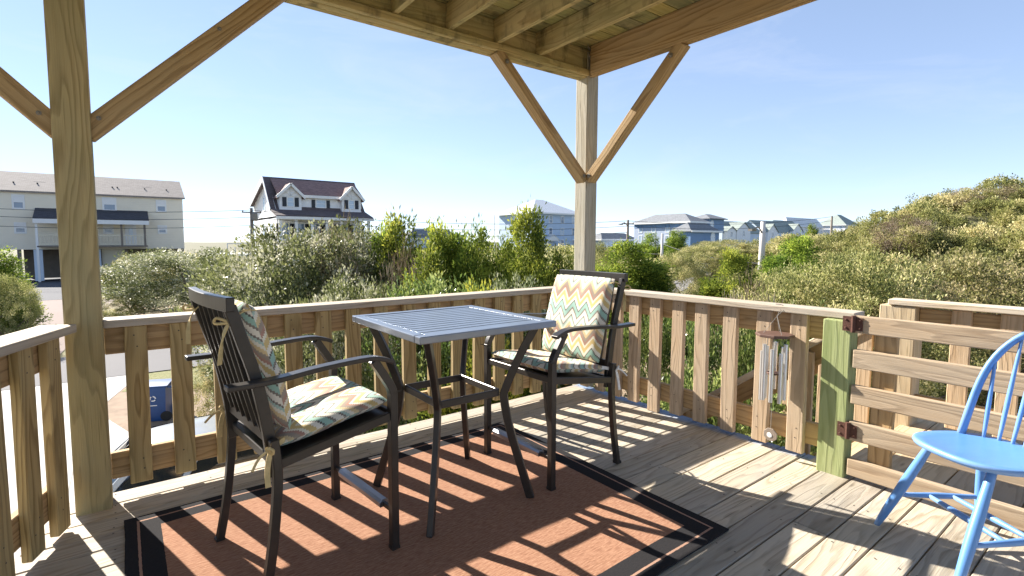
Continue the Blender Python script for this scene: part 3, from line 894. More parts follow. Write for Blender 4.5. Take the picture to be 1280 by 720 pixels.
def make_cushion(label, loc, rz):
    r = thing('chair_cushion', label, 'cushion', loc, rz, 'chevron chair cushions')
    p = MB()
    pad_mesh(p, .50, .47, .064, lambda u, v, h: Vector((.262-v, u, .629-.068*(v/.47)+h+.004*math.sin(v*9))), seed=1)
    p.build('seat_pad', M['chevron'], r, smooth=True)
    p = MB()
    pad_mesh(p, .48, .50, .08, lambda u, v, h: Vector((rear_x(.595+v*.97)+.06+h+.012*(1-v/.50), u, .598+v*.965)), seed=2)
    p.build('back_pad', M['chevron'], r, smooth=True)
    for s_ in (-1, 1):
        y = s_*.235
        t_ = MB()
        t_.sweep(curve([(-.25, y*.96, 1.052), (-.29, y*.99, 1.055), (-.335, y, 1.02), (-.36, y*1.02, .97), (-.37, y*.98, .88)], 5), [(-.009, -.002), (.009, -.002), (.009, .002), (-.009, .002)], (0, 0, 1))
        t_.tube(curve([(-.335, y, 1.02), (-.37, y+.02, 1.035), (-.372, y+.035, 1.015), (-.338, y, 1.018)], 4), .005, 6)
        t_.build('tie', M['tie'], r)
        t_ = MB()
        t_.sweep(curve([(-.17, y*1.02, .575), (-.215, y*1.12, .565), (-.238, y*1.22, .55), (-.25, y*1.25, .50), (-.252, y*1.29, .445)], 5), [(-.009, -.002), (.009, -.002), (.009, .002), (-.009, .002)], (0, 1, 0))
        t_.tube(curve([(-.23, y*1.2, .555), (-.25, y*1.24, .565), (-.28, y*1.27, .55), (-.305, y*1.33, .52)], 4), .005, 6)
        t_.tube(curve([(-.225, y*1.2, .545), (-.25, y*1.25, .58), (-.232, y*1.28, .57), (-.228, y*1.22, .55)], 4), .006, 6)
        t_.build('tie', M['tie_white'] if loc[0] > -2 else M['tie'], r)
    return r
LCH = (-2.83, -1.105, .009); RCH = (-1.415, -1.085, .009)
make_chair('dark metal patio chair on the left of the table, seen from its back', LCH, R(6))
make_chair('dark metal patio chair on the right of the table, facing it', RCH, R(181))
make_cushion('multicolour chevron cushion tied on the left chair, mostly in shade', LCH, R(6))
make_cushion('multicolour chevron cushion tied on the right chair, seen from the front', RCH, R(181))

# ------------------------------------------------------------------ blue windsor chair
FX = math.atan2(.52, -.85)
wc = thing('windsor_chair', 'bright blue painted wooden spindle-back chair beside the gate', 'chair', (-.655, -2.79, 0), FX)
def seat_outline(n=64):
    pts = []
    for i in range(n):
        a = 2*PI*i/n; c_, s_ = math.cos(a), math.sin(a)
        x = .20*math.copysign(abs(c_)**.75, c_)-.05; y = .208*math.copysign(abs(s_)**.72, s_)
        if x > 0: y *= 1+.04*x/.15; x = x*1.0+.02*(1-(y/.21)**2)*(1 if c_ > .3 else 0)
        else: y *= 1-.18*(x/.25)**2
        pts.append((x, y))
    return pts
so = seat_outline(); ns = len(so); sm_ = MB()
rings = [(.86, .428), (.97, .436), (1.0, .448), (.985, .457), (.95, .4605), (.8, .457), (.5, .449), (.2, .4465)]
o0 = 0
for sc, z in rings:
    for x, y in so: sm_.v.append(((x+.03)*sc-.03, y*sc, z+.006*max(0, (x/.2))**2*(1 if sc > .9 else .3)))
for a in range(len(rings)-1):
    for i in range(ns):
        j = (i+1) % ns
        sm_.face([a*ns+i, a*ns+j, (a+1)*ns+j, (a+1)*ns+i], [(0, 0)]*4)
sm_.face(list(range(ns))[::-1], [(0, 0)]*ns); sm_.face([(len(rings)-1)*ns+i for i in range(ns)], [(0, 0)]*ns)
sm_.build('seat', M['blue'], wc, smooth=True)
legs = {}
for nm, (tx, ty), (bx_, by_) in (('fl', (.045, -.135), (.169, -.256)), ('fr', (.06, .125), (.275, .205)), ('bl', (-.16, -.105), (-.27, -.19)), ('br', (-.16, .105), (-.27, .19))):
    l_ = MB(); top = Vector((tx, ty, .436)); bot = Vector((bx_, by_, 0)); legs[nm] = (top, bot)
    l_.tube([bot.lerp(top, k/10) for k in range(11)], 1, 14, scl=[.0115, .015, .0172, .0187, .0196, .02, .0196, .0187, .0174, .016, .0145])
    l_.build('leg', M['blue'], wc, smooth=True)
def on(nm, z): a, b_ = legs[nm]; return b_.lerp(a, z/.436)
def stretcher(p, q, r=.0115):
    s_ = MB(); s_.tube([p.lerp(q, k/8) for k in range(9)], 1, 12, scl=[r*.75, r*.9, r, r*1.12, r*1.2, r*1.12, r, r*.9, r*.75]); s_.build('stretcher', M['blue'], wc, smooth=True)
stretcher(on('fl', .165), on('bl', .165)); stretcher(on('fr', .165), on('br', .165))
stretcher(on('fl', .165).lerp(on('bl', .165), .38), on('fr', .165).lerp(on('br', .165), .38))
stretcher(on('fl', .165).lerp(on('bl', .165), .66), on('fr', .165).lerp(on('br', .165), .66))
def arc_base(y): return Vector((-.128-.095*(1-(y/.172)**2), y, .455))
BOWR = .172
bowp = []
for i in range(33):
    a = PI*i/32
    y = -BOWR*math.cos(a)*(1+.10*math.sin(a)); h_ = .50*(max(0, math.sin(a))**.62)
    lean = .20*h_/.5
    xb = -.128-.075*(1-min(1, (abs(y)/BOWR))**2)*(h_/.5)
    bowp.append(Vector((xb-lean*.75, y, .455+h_)))
bw = MB(); bw.sweep(bowp, [(.013*math.cos(2*PI*i/12), .017*math.sin(2*PI*i/12)) for i in range(12)], (1, 0, 0)); bw.build('back_bow', M['blue'], wc, smooth=True)
def bow_at(y):
    best = min((p for p in bowp if p.z > .6), key=lambda p: abs(p.y-y)); return best
for i in range(7):
    y0 = -.12+.04*i; yt = y0*1.22
    top = bow_at(yt); bot = arc_base(y0)
    s_ = MB(); s_.tube([bot.lerp(top, k/8) for k in range(9)], 1, 10, scl=[.0065, .0075, .0085, .009, .0085, .0075, .0068, .0062, .0055]); s_.build('spindle', M['blue'], wc, smooth=True)

# ------------------------------------------------------------------ wind chime
CHX, CHY = -.285, -1.825
ch = thing('wind_chime', 'wind chime with silver tubes under a wooden octagon, hung on the right railing', 'wind chime', (CHX, CHY, 0))
def octa(mb, r, z0, z1, rot=0, n=8, c=(0, 0)):
    mb.lathe([(r*.97, z0), (r, z0+.003), (r, z1-.003), (r*.97, z1)], (c[0], c[1], 0), n, 0, Matrix.Rotation(rot, 3, 'Z'))
b = MB(); octa(b, .104, .735, .752, PI/8); b.build('top_disc', M['chimewood'], ch)
for i in range(8):
    a = 2*PI*i/8+.3; x, y = .062*math.cos(a), .062*math.sin(a); ln = .29+.05*((i*5) % 8)/7.
    ztop = .69-.025*(i % 3)
    b = MB(); b.tube([(x, y, ztop-ln), (x, y, ztop)], .0115, 12); tb_ = b.build('chime_tube', M['alu'], ch, smooth=False)
    s_ = MB(); s_.tube([(x, y, ztop-.01), (x, y, .736)], .0012, 5); s_.build('string', M['string'], ch)
b = MB(); octa(b, .036, .505, .517, 0, 16); b.build('clapper', M['chimewood'], ch)
b = MB(); b.tube([(0, 0, .17), (0, 0, .74)], .0013, 5); b.build('string', M['string'], ch)
b = MB(); rot = Matrix.Rotation(PI/2, 3, 'Y') @ Matrix.Rotation(PI/8, 3, 'Z')
b.lathe([(.040, -.004), (.042, -.002), (.042, .002), (.040, .004)], (0, 0, .13), 8, 0, rot)
so_ = b.build('wind_sail', M['saildark'], ch)
b = MB(); b.lathe([(.016, 0), (.015, .0015), (.012, .002)], (-.0045, .004, .127), 12, 0, Matrix.Rotation(-PI/2, 3, 'Y')); b.build('white_mark', M['white'], so_)
b = MB()
for a in (0, 2.1, 4.2):
    b.tube([(.06*math.cos(a), .06*math.sin(a), .752), (.02, 0, .855), (.078, .0, .912)], .0013, 5)
b.tube(curve([(.02, 0, .855), (.07, -.02, .90), (.078, .0, .918), (.06, .03, .922)], 4), .002, 5)
b.build('hanger', M['string'], ch)

# ------------------------------------------------------------------ foliage
rng = np.random.default_rng(11)
def leaves_mesh(name, cen, dirs, size, tint, mat, aspect=.5, droop=None):
    """one rhombus leaf per centre; dirs = leaf axis"""
    n = len(cen)
    d = dirs/np.linalg.norm(dirs, axis=1, keepdims=True)
    r_ = rng.normal(size=(n, 3)); s_ = np.cross(d, r_); s_ /= np.linalg.norm(s_, axis=1, keepdims=True)
    nrm = np.cross(d, s_)
    L = size[:, None]; W = L*aspect*.5
    v = np.empty((n, 4, 3))
    v[:, 0] = cen; v[:, 1] = cen+d*L*.5+s_*W+nrm*L*.08; v[:, 2] = cen+d*L; v[:, 3] = cen+d*L*.5-s_*W+nrm*L*.08
    m_ = bpy.data.meshes.new(name)
    m_.vertices.add(n*4); m_.vertices.foreach_set('co', v.reshape(-1).astype(np.float32))
    m_.loops.add(n*4); m_.loops.foreach_set('vertex_index', np.arange(n*4, dtype=np.int32))
    m_.polygons.add(n); m_.polygons.foreach_set('loop_start', np.arange(0, n*4, 4, dtype=np.int32)); m_.polygons.foreach_set('loop_total', np.full(n, 4, np.int32))
    m_.update(calc_edges=True)
    at_ = m_.attributes.new('tint', 'FLOAT', 'FACE'); at_.data.foreach_set('value', np.clip(tint, 0, 1).astype(np.float32))
    m_.materials.append(mat)
    return m_
def stems_mesh(name, tips, n_main=5, r0=.05, spread=.25):
    mb = MB()
    tips = list(tips)
    for tp in tips:
        b0 = Vector((random.uniform(-spread, spread), random.uniform(-spread, spread), -.15))
        mid = b0.lerp(Vector(tp), .5)+Vector((random.uniform(-.15, .15), random.uniform(-.15, .15), .1))
        pts = curve([b0, mid, Vector(tp)], 4)
        mb.tube(pts, 1, 6, scl=[r0*(1-.85*i/(len(pts)-1)) for i in range(len(pts))], up=(1, .3, 0))
    me_ = bpy.data.meshes.new(name); me_.from_pydata(mb.v, [], mb.f); me_.materials.append(M['bark'])
    me_.polygons.foreach_set('use_smooth', [True]*len(me_.polygons))
    return me_
def crown_round(nclump, per, leaf, rw=.5, h=1.0, mat=None, name='crown', up=.5, clump=.13, flat=.85, tj=.22, low=.08, asp=.5):
    """unit-size crown (width 1, height 1): uneven clumps over a dome"""
    cs = []
    while len(cs) < nclump:
        p = rng.normal(size=3); p /= np.linalg.norm(p)
        rad = rng.uniform(.45, 1.0)**.5
        p = p*rad
        q = np.array([p[0]*rw, p[1]*rw, .48+p[2]*.42*flat])
        if q[2] < low: continue
        cs.append(q)
    cs = np.array(cs)
    lump = .5+.5*np.sin(cs[:, 0]*9+1)*np.sin(cs[:, 1]*8+2)
    ctint = np.clip(rng.normal(.45, tj, nclump), 0, 1)
    cr = clump*rng.uniform(.6, 1.3, nclump)
    ii = np.repeat(np.arange(nclump), per); n = len(ii)
    g = rng.normal(size=(n, 3)); g /= np.linalg.norm(g, axis=1, keepdims=True)
    g *= (rng.uniform(0, 1, n)**.45)[:, None]
    cen = cs[ii]+g*cr[ii][:, None]*np.array([1, 1, .8])
    out = (cs[ii]-np.array([0, 0, .35])); d = g*.8+out*.8+rng.normal(size=(n, 3))*.6; d[:, 2] += up
    size = leaf*rng.uniform(.6, 1.4, n)
    tint = ctint[ii]+rng.normal(0, .18, n)
    return leaves_mesh(name, cen, d, size, tint, mat, asp), cs
def crown_cedar(nspray, per, leaf, mat, name='crown'):
    """several leaders of different height, each feathered with upswept sprays"""
    cs, ds, ti, tips = [], [], [], []
    nl = int(rng.integers(4, 7)); leads = []
    for q in range(nl):
        a = rng.uniform(0, 2*PI); rr_ = rng.uniform(.08, .30) if q else .03
        leads.append((rr_*math.cos(a), rr_*math.sin(a), 1.0 if q == 0 else rng.uniform(.5, .88), rng.uniform(.16, .26)))
    for k in range(nspray):
        lx, ly, lh, lr = leads[int(rng.integers(nl))]
        a = rng.uniform(0, 2*PI); t0 = rng.uniform(.05, 1)**.8; hh = t0*lh
        rmax = lr*(1-t0)**.6+.012
        q = rmax*rng.uniform(.15, 1)**.6
        base = np.array([lx*(.4+.6*t0)+q*math.cos(a), ly*(.4+.6*t0)+q*math.sin(a), hh*.93])
        dr = np.array([math.cos(a)*rng.uniform(.3, 1.1), math.sin(a)*rng.uniform(.3, 1.1), rng.uniform(.25, 1.1)])+rng.normal(0, .25, 3); dr /= np.linalg.norm(dr)
        L = rng.uniform(.06, .17)*(1.1-.5*t0); tips.append(base+dr*L)
        t_ = rng.uniform(0, 1, per); wd = .036*(1-.75*t_)+.006
        g = rng.normal(size=(per, 3))*wd[:, None]
        cs.append(base+dr*(t_*L)[:, None]+g)
        ds.append(dr*.7+g*14+rng.normal(size=(per, 3))*.4)
        c0 = np.clip(rng.normal(.45, .25), 0, 1)
        ti.append(c0+.3*(t_-.5)+rng.normal(0, .14, per))
    cs = np.concatenate(cs); ds = np.concatenate(ds); ti = np.concatenate(ti)
    return leaves_mesh(name, cs, ds, leaf*rng.uniform(.6, 1.4, len(cs)), ti, mat, .40), np.array(tips)

KINDS = {}
def kind(key, fn, nv):
    L = []
    for i in range(nv):
        mesh, tips = fn()
        nv_ = len(mesh.vertices); co_ = np.empty(nv_*3, np.float32); mesh.vertices.foreach_get('co', co_); co_ = co_.reshape(-1, 3)
        sx_ = .5/np.percentile(np.abs(co_[:, :2]), 97.5); sz_ = 1/np.percentile(co_[:, 2], 99.7)
        k_ = np.array([sx_, sx_, sz_]); co_ *= k_; tips = tips*k_*.93
        mesh.vertices.foreach_set('co', co_.reshape(-1)); mesh.update()
        sel = tips[rng.choice(len(tips), 9, replace=False)]
        L.append((mesh, stems_mesh('stems', [tuple(p) for p in sel], r0=.018, spread=.07)))
    KINDS[key] = L
kind('wax', lambda: crown_round(340, 150, .0150, mat=M['leaf_wax'], clump=.075, tj=.28), 2)
kind('cedar', lambda: crown_cedar(480, 120, .021, M['leaf_cedar']), 4)
kind('oak', lambda: crown_round(290, 150, .014, mat=M['leaf_oak'], clump=.075, flat=.9, tj=.25), 2)
kind('holly', lambda: crown_round(290, 130, .015, mat=M['leaf_holly'], clump=.075, tj=.25), 2)
kind('dry', lambda: crown_round(120, 60, .05, mat=M['leaf_dry'], clump=.09, tj=.25, asp=.1), 1)
CROWN = {'wax': 'foliage', 'cedar': 'crown', 'oak': 'foliage', 'holly': 'foliage', 'dry': 'twigs'}
vi = {}
def plant(kindk, name, label, px, dep, ytop, wpx, cat='shrub', group=None, base=None, deep=1.0):
    top = at(px, ytop, dep)
    zg = float(hgt(top.x, top.y)) if base is None else base
    h = max(.4, top.z-zg); wd = wpx/CAM['f']*dep
    r = thing(name, label, cat, (top.x, top.y, zg), random.uniform(0, 2*PI), group)
    i = vi.get(kindk, 0); vi[kindk] = i+1
    cm, sm = KINDS[kindk][i % len(KINDS[kindk])]
    c = bpy.data.objects.new(CROWN[kindk], cm); COL.objects.link(c); c.parent = r; c.scale = (wd, wd*deep, h)
    t_ = bpy.data.objects.new('stem' if cat == 'shrub' else 'trunk', sm); COL.objects.link(t_); t_.parent = r; t_.scale = (wd, wd*deep, h)
    return r
G1 = 'silvery shrubs behind the back railing'; G2 = 'cedars behind the back railing'; G3 = 'dark shrubs below the right railing'
# silvery shrubs, left half
plant('wax', 'silvery_shrub', 'big silvery grey-green shrub rising in front of the white house', 400, 11, 284, 265, group=G1)
plant('wax', 'silvery_shrub', 'silvery shrub in front of the right end of the cream house', 235, 27, 312, 170, group=G1)
plant('wax', 'silvery_shrub', 'silvery shrub nearest behind the left chair', 360, 9.6, 338, 170, group=G1)
plant('wax', 'silvery_shrub', 'silvery shrub just left of the cedars, in front of the gap between houses', 452, 11, 294, 110, group=G1)
plant('wax', 'silvery_shrub', 'grey shrub low behind the table, under the cedars', 440, 7.6, 356, 190, group=G1)
plant('oak', 'olive_shrub', 'small olive shrub right of the left porch post above the railing', 150, 26, 366, 70)
plant('oak', 'olive_shrub', 'yellow-green shrub at the corner of the cream house parking lot', 178, 30, 318, 80)
plant('cedar', 'cedar_tree', 'dark evergreen tree at the far left edge beside the parking lot', -12, 21, 312, 95, 'tree')
plant('oak', 'olive_shrub', 'dark low shrub left of the left porch post beside the house drive', 6, 19, 345, 60)
# cedars
plant('cedar', 'cedar_tree', 'young cedar left of the blue house behind the table', 505, 10.5, 279, 110, 'tree', G2)
plant('cedar', 'cedar_tree', 'bushy cedar in front of the small pale blue house', 555, 9.8, 289, 110, 'tree', G2)
plant('cedar', 'cedar_tree', 'tallest cedar with a pointed tip against the blue house wall', 655, 10.2, 269, 112, 'tree', G2)
plant('cedar', 'cedar_tree', 'yellow-green cedar at the left edge of the blue house', 596, 9.4, 292, 90, 'tree', G2)
plant('cedar', 'cedar_tree', 'low bright cedar left of the corner post', 702, 9.5, 322, 80, 'tree', G2)
plant('cedar', 'cedar_tree', 'leftmost cedar next to the silvery shrubs', 478, 10.8, 285, 105, 'tree', G2)
plant('cedar', 'cedar_tree', 'round-topped cedar between the pale blue house and the blue house', 578, 10.0, 298, 105, 'tree', G2)
plant('cedar', 'cedar_tree', 'cedar immediately left of the tallest cedar', 628, 9.6, 306, 90, 'tree', G2)
plant('cedar', 'cedar_tree', 'low cedar directly behind the far corner of the table', 530, 8.6, 322, 120, 'tree', G2)
plant('wax', 'silvery_shrub', 'grey shrub at the foot of the tallest cedar', 640, 8.2, 352, 120, group=G1)
plant('holly', 'dark_shrub', 'dark shrub under the cedars seen between the back balusters', 540, 7.0, 350, 210, group=G2)
plant('cedar', 'cedar_tree', 'bright cedar low behind the back railing beside the right chair', 610, 5.8, 372, 150, 'tree', G2)
# right of the corner post
plant('cedar', 'cedar_tree', 'broad dark cedar right of the corner post above the railing', 788, 21, 305, 100, 'tree')
plant('oak', 'olive_shrub', 'olive shrub at the right flank of the broad dark cedar', 845, 24, 316, 75)
plant('oak', 'olive_shrub', 'grey-olive shrub close to the right side of the corner post', 752, 23, 305, 50)
plant('cedar', 'cedar_tree', 'dark round tree in front of the long blue house', 845, 60, 290, 45, 'tree')
plant('cedar', 'cedar_tree', 'dark tree at the left corner of the long blue house', 815, 62, 293, 40, 'tree')
plant('oak', 'olive_shrub', 'brown-olive shrub at the end of the side road', 885, 34, 306, 75)
plant('cedar', 'cedar_tree', 'cedar at the foot of the pale utility pole', 922, 18, 316, 95, 'tree')
plant('oak', 'olive_shrub', 'shrub in front of the green roofed houses', 905, 36, 300, 95)
plant('cedar', 'cedar_tree', 'yellow-green cedar just right of the pale utility pole', 992, 20, 299, 95, 'tree')
plant('cedar', 'cedar_tree', 'small dark tree in front of the distant white house', 1015, 40, 282, 26, 'tree')
plant('oak', 'olive_shrub', 'olive shrub above the right railing left of the green post', 1000, 11, 335, 150)
plant('dry', 'bare_shrub', 'bare grey twiggy shrub above the right railing', 945, 9, 352, 110)
plant('oak', 'olive_shrub', 'broad scrub shrub behind the green post and gate hinge', 1075, 10, 318, 200)
plant('oak', 'olive_shrub', 'scrub shrub behind the landing railing at the right edge', 1210, 10.5, 318, 240)
plant('holly', 'dark_shrub', 'dark glossy shrub at the far end of the right railing beside the corner post', 800, 6.6, 395, 130, group=G3)
plant('holly', 'dark_shrub', 'dark glossy shrub behind the middle of the right railing', 880, 6.2, 385, 150, group=G3)
plant('holly', 'dark_shrub', 'dark glossy shrub behind the wind chime', 985, 5.6, 392, 170, group=G3)
plant('holly', 'dark_shrub', 'dark shrub low under the stairs left of the green post', 900, 4.6, 470, 260, group=G3)
plant('oak', 'olive_shrub', 'brown scrub shrub seen through the gap beside the blue trash bin', 285, 10.5, 440, 75)

for lab, a_ in (('bare grey twigs poking out of the big silvery shrub', (425, 10.2, 283, 90)), ('bare grey twigs beside the leftmost cedar', (500, 9.2, 312, 80)),
                ('bare twiggy shrub on the skyline at the left flank of the dune', (1128, 24, 268, 60)), ('bare twiggy shrub on top of the dune', (1235, 26, 232, 75)),
                ('bare grey twigs in the scrub behind the landing railing', (1130, 12, 330, 90))):
    plant('dry', 'bare_shrub', lab, *a_)
# scrub on the dune
def dune_scrub():
    C_, D_, T_, S_ = [], [], [], []
    for k in range(600):
        px = rng.uniform(925, 1430); dep = 10.5+30*rng.uniform(0, 1)**1.15
        p = at(px, 302, dep); zg = float(hgt(p.x, p.y))
        if zg < -2.2 and dep > 20 and px < 985: continue
        R_ = rng.uniform(.55, 1.25)*(1 if dep < 24 else 1.25); H_ = R_*rng.uniform(.75, 1.15)
        base_t = np.clip(rng.normal(.44, .17), .1, .85); lush = rng.uniform(0, 1)
        ns_ = int(16+10*R_)
        for q in range(ns_):
            v = rng.normal(size=3); v /= np.linalg.norm(v); v[2] = abs(v[2])*1.05-.12
            sc = np.array([p.x+v[0]*R_*.85, p.y+v[1]*R_*.85, zg-.05+v[2]*H_])
            sr = rng.uniform(.16, .36)
            per = int(rng.uniform(60, 130))
            g = rng.normal(size=(per, 3)); g /= np.linalg.norm(g, axis=1, keepdims=True)
            g *= (rng.uniform(0, 1, per)**.45)[:, None]*sr
            C_.append(sc+g)
            d = g/sr*.8+v*.7+rng.normal(size=(per, 3))*.5; d[:, 2] += .45; D_.append(d)
            st_ = base_t+rng.normal(0, .14)+.12*v[2]
            T_.append(st_+rng.normal(0, .15, per)); S_.append(rng.uniform(.04, .095, per)*(1 if dep < 20 else 1.4))
    m_ = leaves_mesh('dune_scrub', np.concatenate(C_), np.concatenate(D_), np.concatenate(S_), np.concatenate(T_), M['leaf_oak'], .5)
    o = bpy.data.objects.new('dune_scrub', m_); COL.objects.link(o)
    tag(o, 'dense olive and tan scrub covering the dune at the right', 'scrub', None, 'stuff')
dune_scrub()
# far low vegetation band
def far_scrub():
    C_, D_, T_, S_ = [], [], [], []
    for k in range(900):
        px = rng.uniform(90, 1090); dep = rng.uniform(44, 95)
        if px < 260 and dep < 84: continue
        p = at(px, 302, dep); zg = float(hgt(p.x, p.y)); hh = rng.uniform(1.2, 2.6) if px > 560 else rng.uniform(.8, 1.8)
        per = 90
        g = rng.normal(size=(per, 3)); g /= np.linalg.norm(g, axis=1, keepdims=True); g[:, 2] = np.abs(g[:, 2])
        C_.append(np.array([p.x, p.y, zg])+g*np.array([1.7, 1.7, hh])*(rng.uniform(.6, 1, per)**.5)[:, None])
        d = g*.7+rng.normal(size=(per, 3))*.6; d[:, 2] += .5; D_.append(d)
        T_.append(np.clip(rng.normal(.42, .22), 0, 1)+rng.normal(0, .2, per)); S_.append(rng.uniform(.25, .5, per))
    m_ = leaves_mesh('distant_scrub', np.concatenate(C_), np.concatenate(D_), np.concatenate(S_), np.concatenate(T_), M['leaf_oak'], .6)
    o = bpy.data.objects.new('distant_scrub', m_); COL.objects.link(o)
    tag(o, 'low scrub thicket around the distant houses', 'scrub', None, 'stuff')
far_scrub()

# ------------------------------------------------------------------ houses
def gable_x(mb, x0, x1, y0, y1, ze, zr, ov=.3, th=.18, mi=0):
    """gable roof, ridge along x"""
    yc = (y0+y1)/2; sl_ = (zr-ze)/(yc-y0)
    for a, b_ in ((y0-ov, yc), (y1+ov, yc)):
        za = ze-sl_*ov
        P = [(x0-ov, a, za), (x1+ov, a, za), (x1+ov, b_, zr), (x0-ov, b_, zr)]
        mb.poly(P, mi); mb.poly([(p[0], p[1], p[2]+th) for p in P], mi)
        mb.poly([P[0], P[1], (P[1][0], P[1][1], za+th), (P[0][0], P[0][1], za+th)], mi)
        for q in (0, 1):
            i, j = ((0, 3), (1, 2))[q]
            mb.poly([P[i], P[j], (*P[j][:2], P[j][2]+th), (*P[i][:2], P[i][2]+th)], mi)
def gable_y(mb, x0, x1, y0, y1, ze, zr, ov=.3, th=.18, mi=0):
    xc = (x0+x1)/2; sl_ = (zr-ze)/(xc-x0)
    for a in (x0-ov, x1+ov):
        za = ze-sl_*ov
        P = [(a, y0-ov, za), (a, y1+ov, za), (xc, y1+ov, zr), (xc, y0-ov, zr)]
        mb.poly(P, mi); mb.poly([(p[0], p[1], p[2]+th) for p in P], mi)
        mb.poly([P[0], P[1], (*P[1][:2], za+th), (*P[0][:2], za+th)], mi)
        for i, j in ((0, 3), (1, 2)):
            mb.poly([P[i], P[j], (*P[j][:2], P[j][2]+th), (*P[i][:2], P[i][2]+th)], mi)
def hip(mb, x0, x1, y0, y1, ze, zr, ov=.5, th=.2):
    x0 -= ov; x1 += ov; y0 -= ov; y1 += ov
    w_, d_ = x1-x0, y1-y0
    if w_ >= d_: r0, r1 = (x0+d_/2, (y0+y1)/2, zr), (x1-d_/2+.001, (y0+y1)/2, zr)
    else: r0, r1 = ((x0+x1)/2, y0+w_/2, zr), ((x0+x1)/2, y1-w_/2+.001, zr)
    A, B_, C2, D2 = (x0, y0, ze), (x1, y0, ze), (x1, y1, ze), (x0, y1, ze)
    up = lambda p: (p[0], p[1], p[2]+th)
    if w_ >= d_:
        fs = [[A, B_, r1, r0], [B_, C2, r1], [C2, D2, r0, r1], [D2, A, r0]]
    else:
        fs = [[A, B_, r0], [B_, C2, r1, r0], [C2, D2, r1], [D2, A, r0, r1]]
    for f in fs: mb.poly([up(p) for p in f])
    mb.poly([A, D2, C2, B_])
    for p, q in ((A, B_), (B_, C2), (C2, D2), (D2, A)): mb.poly([p, q, up(q), up(p)])
def walls(mb, x0, x1, y0, y1, z0, z1):
    mb.box(x0, x1, y0, y1, z0, z1)
def window(parent, x0, x1, z0, z1, face, pos, glass=None, fr=.09, grid=True, arch=False):
    """window on plane face 'y' (front, looking -Y at y=pos) or 'x' (looking -X at x=pos)"""
    f = MB(); g = MB()
    def bx(mb, a0, a1, b0, b1, d0, d1):
        if face == 'y': mb.box(a0, a1, pos-d1, pos-d0, b0, b1)
        else: mb.box(pos-d1, pos-d0, a0, a1, b0, b1)
    bx(f, x0-fr, x0, z0-fr, z1+fr, .0, .06); bx(f, x1, x1+fr, z0-fr, z1+fr, .0, .06)
    bx(f, x0, x1, z1, z1+fr, .0, .058); bx(f, x0, x1, z0-fr, z0, .0, .07)
    if grid: bx(f, x0, x1, (z0+z1)/2-.03, (z0+z1)/2+.03, .02, .05)
    if arch:
        xc, rad = (x0+x1)/2, (x1-x0)/2+fr
        pts = [(xc+rad*math.cos(PI*i/10), z1+fr+rad*math.sin(PI*i/10)) for i in range(11)]
        for i in range(10):
            (a, za), (b_, zb) = pts[i], pts[i+1]
            P = [(a, za), (b_, zb), (xc+(b_-xc)*.8, z1+fr+(zb-z1-fr)*.8), (xc+(a-xc)*.8, z1+fr+(za-z1-fr)*.8)]
            f.poly([(p[0], pos-.06, p[1]) if face == 'y' else (pos-.06, p[0], p[1]) for p in P])
        g.poly([((xc+(p[0]-xc)*.8, pos-.03, z1+fr+(p[1]-z1-fr)*.8) if face == 'y' else (pos-.03, xc+(p[0]-xc)*.8, z1+fr+(p[1]-z1-fr)*.8)) for p in pts])
    bx(g, x0, x1, z0, z1, .004, .02)
    o = f.build('window', M['white'], parent); g.build('pane', glass or M['glass'], o)
    return o

# ---- cream row house, far left
YB = 68.0
bh = thing('cream_house', 'long cream two-storey house on stilts with a brown roof at the far left', 'house', (0, 0, 0))
xr = onY(228, 250, YB).x; xl = -30.0
zbot = onY(180, 311, YB).z; ze = onY(180, 246, YB).z
mb = MB(); walls(mb, xl, xr, YB, YB+11, zbot, ze); mb.build('wall', M['beige'], bh)
mb = MB(); gable_x(mb, xl, xr, YB, YB+11, ze, ze+2.35, .25); rf = mb.build('roof', M['roofbrown'], bh)
mb = MB()
for s_ in (1,):
    mb.poly([(xr-.001, YB, ze), (xr-.001, YB+11, ze), (xr-.001, YB+5.5, ze+2.35)])
mb.build('gable_wall', M['beige'], bh)
for px, py in ((50, 225), (184, 231)):
    p = onY(px, py+6, YB+3); v_ = MB(); v_.box(p.x-.5, p.x+.5, YB+2.6, YB+3.4, ze+.85, ze+1.3); v_.build('roof_vent', M['roofdark'], rf)
for px, py in ((17, 232), (47, 234), (140, 228), (147, 243), (181, 241), (208, 240)):
    p = onY(px, py, YB+2); v_ = MB(); v_.tube([(p.x, YB+2, ze+.6), (p.x, YB+2, ze+1.15)], .07, 8); v_.build('vent_pipe', M['dark'], rf)
for a, b_, t0, t1 in ((16, 29.5, 245.5, 259.5), (129, 144.5, 249, 262), (196, 207, 252, 263.5), (19, 32, 280, 290), (130, 141, 282, 290.5), (198, 208, 283.5, 290.5)):
    p, q = onY(a, t1, YB), onY(b_, t0, YB); wo = window(bh, p.x+.1, q.x-.1, p.z, q.z, 'y', YB, M['glass'], .16)
    mb = MB(); mb.box(p.x+.1, q.x-.1, YB-.03, YB-.021, p.z+(q.z-p.z)*.52, q.z); mb.build('blind', M['white'], wo)
for x in (-29.5, -22, -17, -12, -7.5, -3, .3, xr-.2):
    mb = MB(); mb.box(x-.15, x+.15, YB+.1, YB+.4, -2.9, zbot); mb.build('stilt', M['pole'], bh)
    mb = MB(); mb.box(x-.15, x+.15, YB+8, YB+8.3, -2.9, zbot); mb.build('stilt', M['pole'], bh)
pa, pb = onY(127, 313, YB), onY(159, 339, YB)
mb = MB(); mb.box(pa.x, pb.x, YB+.45, YB+.6, -2.9, zbot); mb.build('garage_door', M['garage'], bh)
mb = MB(); mb.box(pa.x-7, xr-.5, YB+5.0, YB+5.2, -2.9, zbot); mb.build('under_wall', M['pole'], bh)
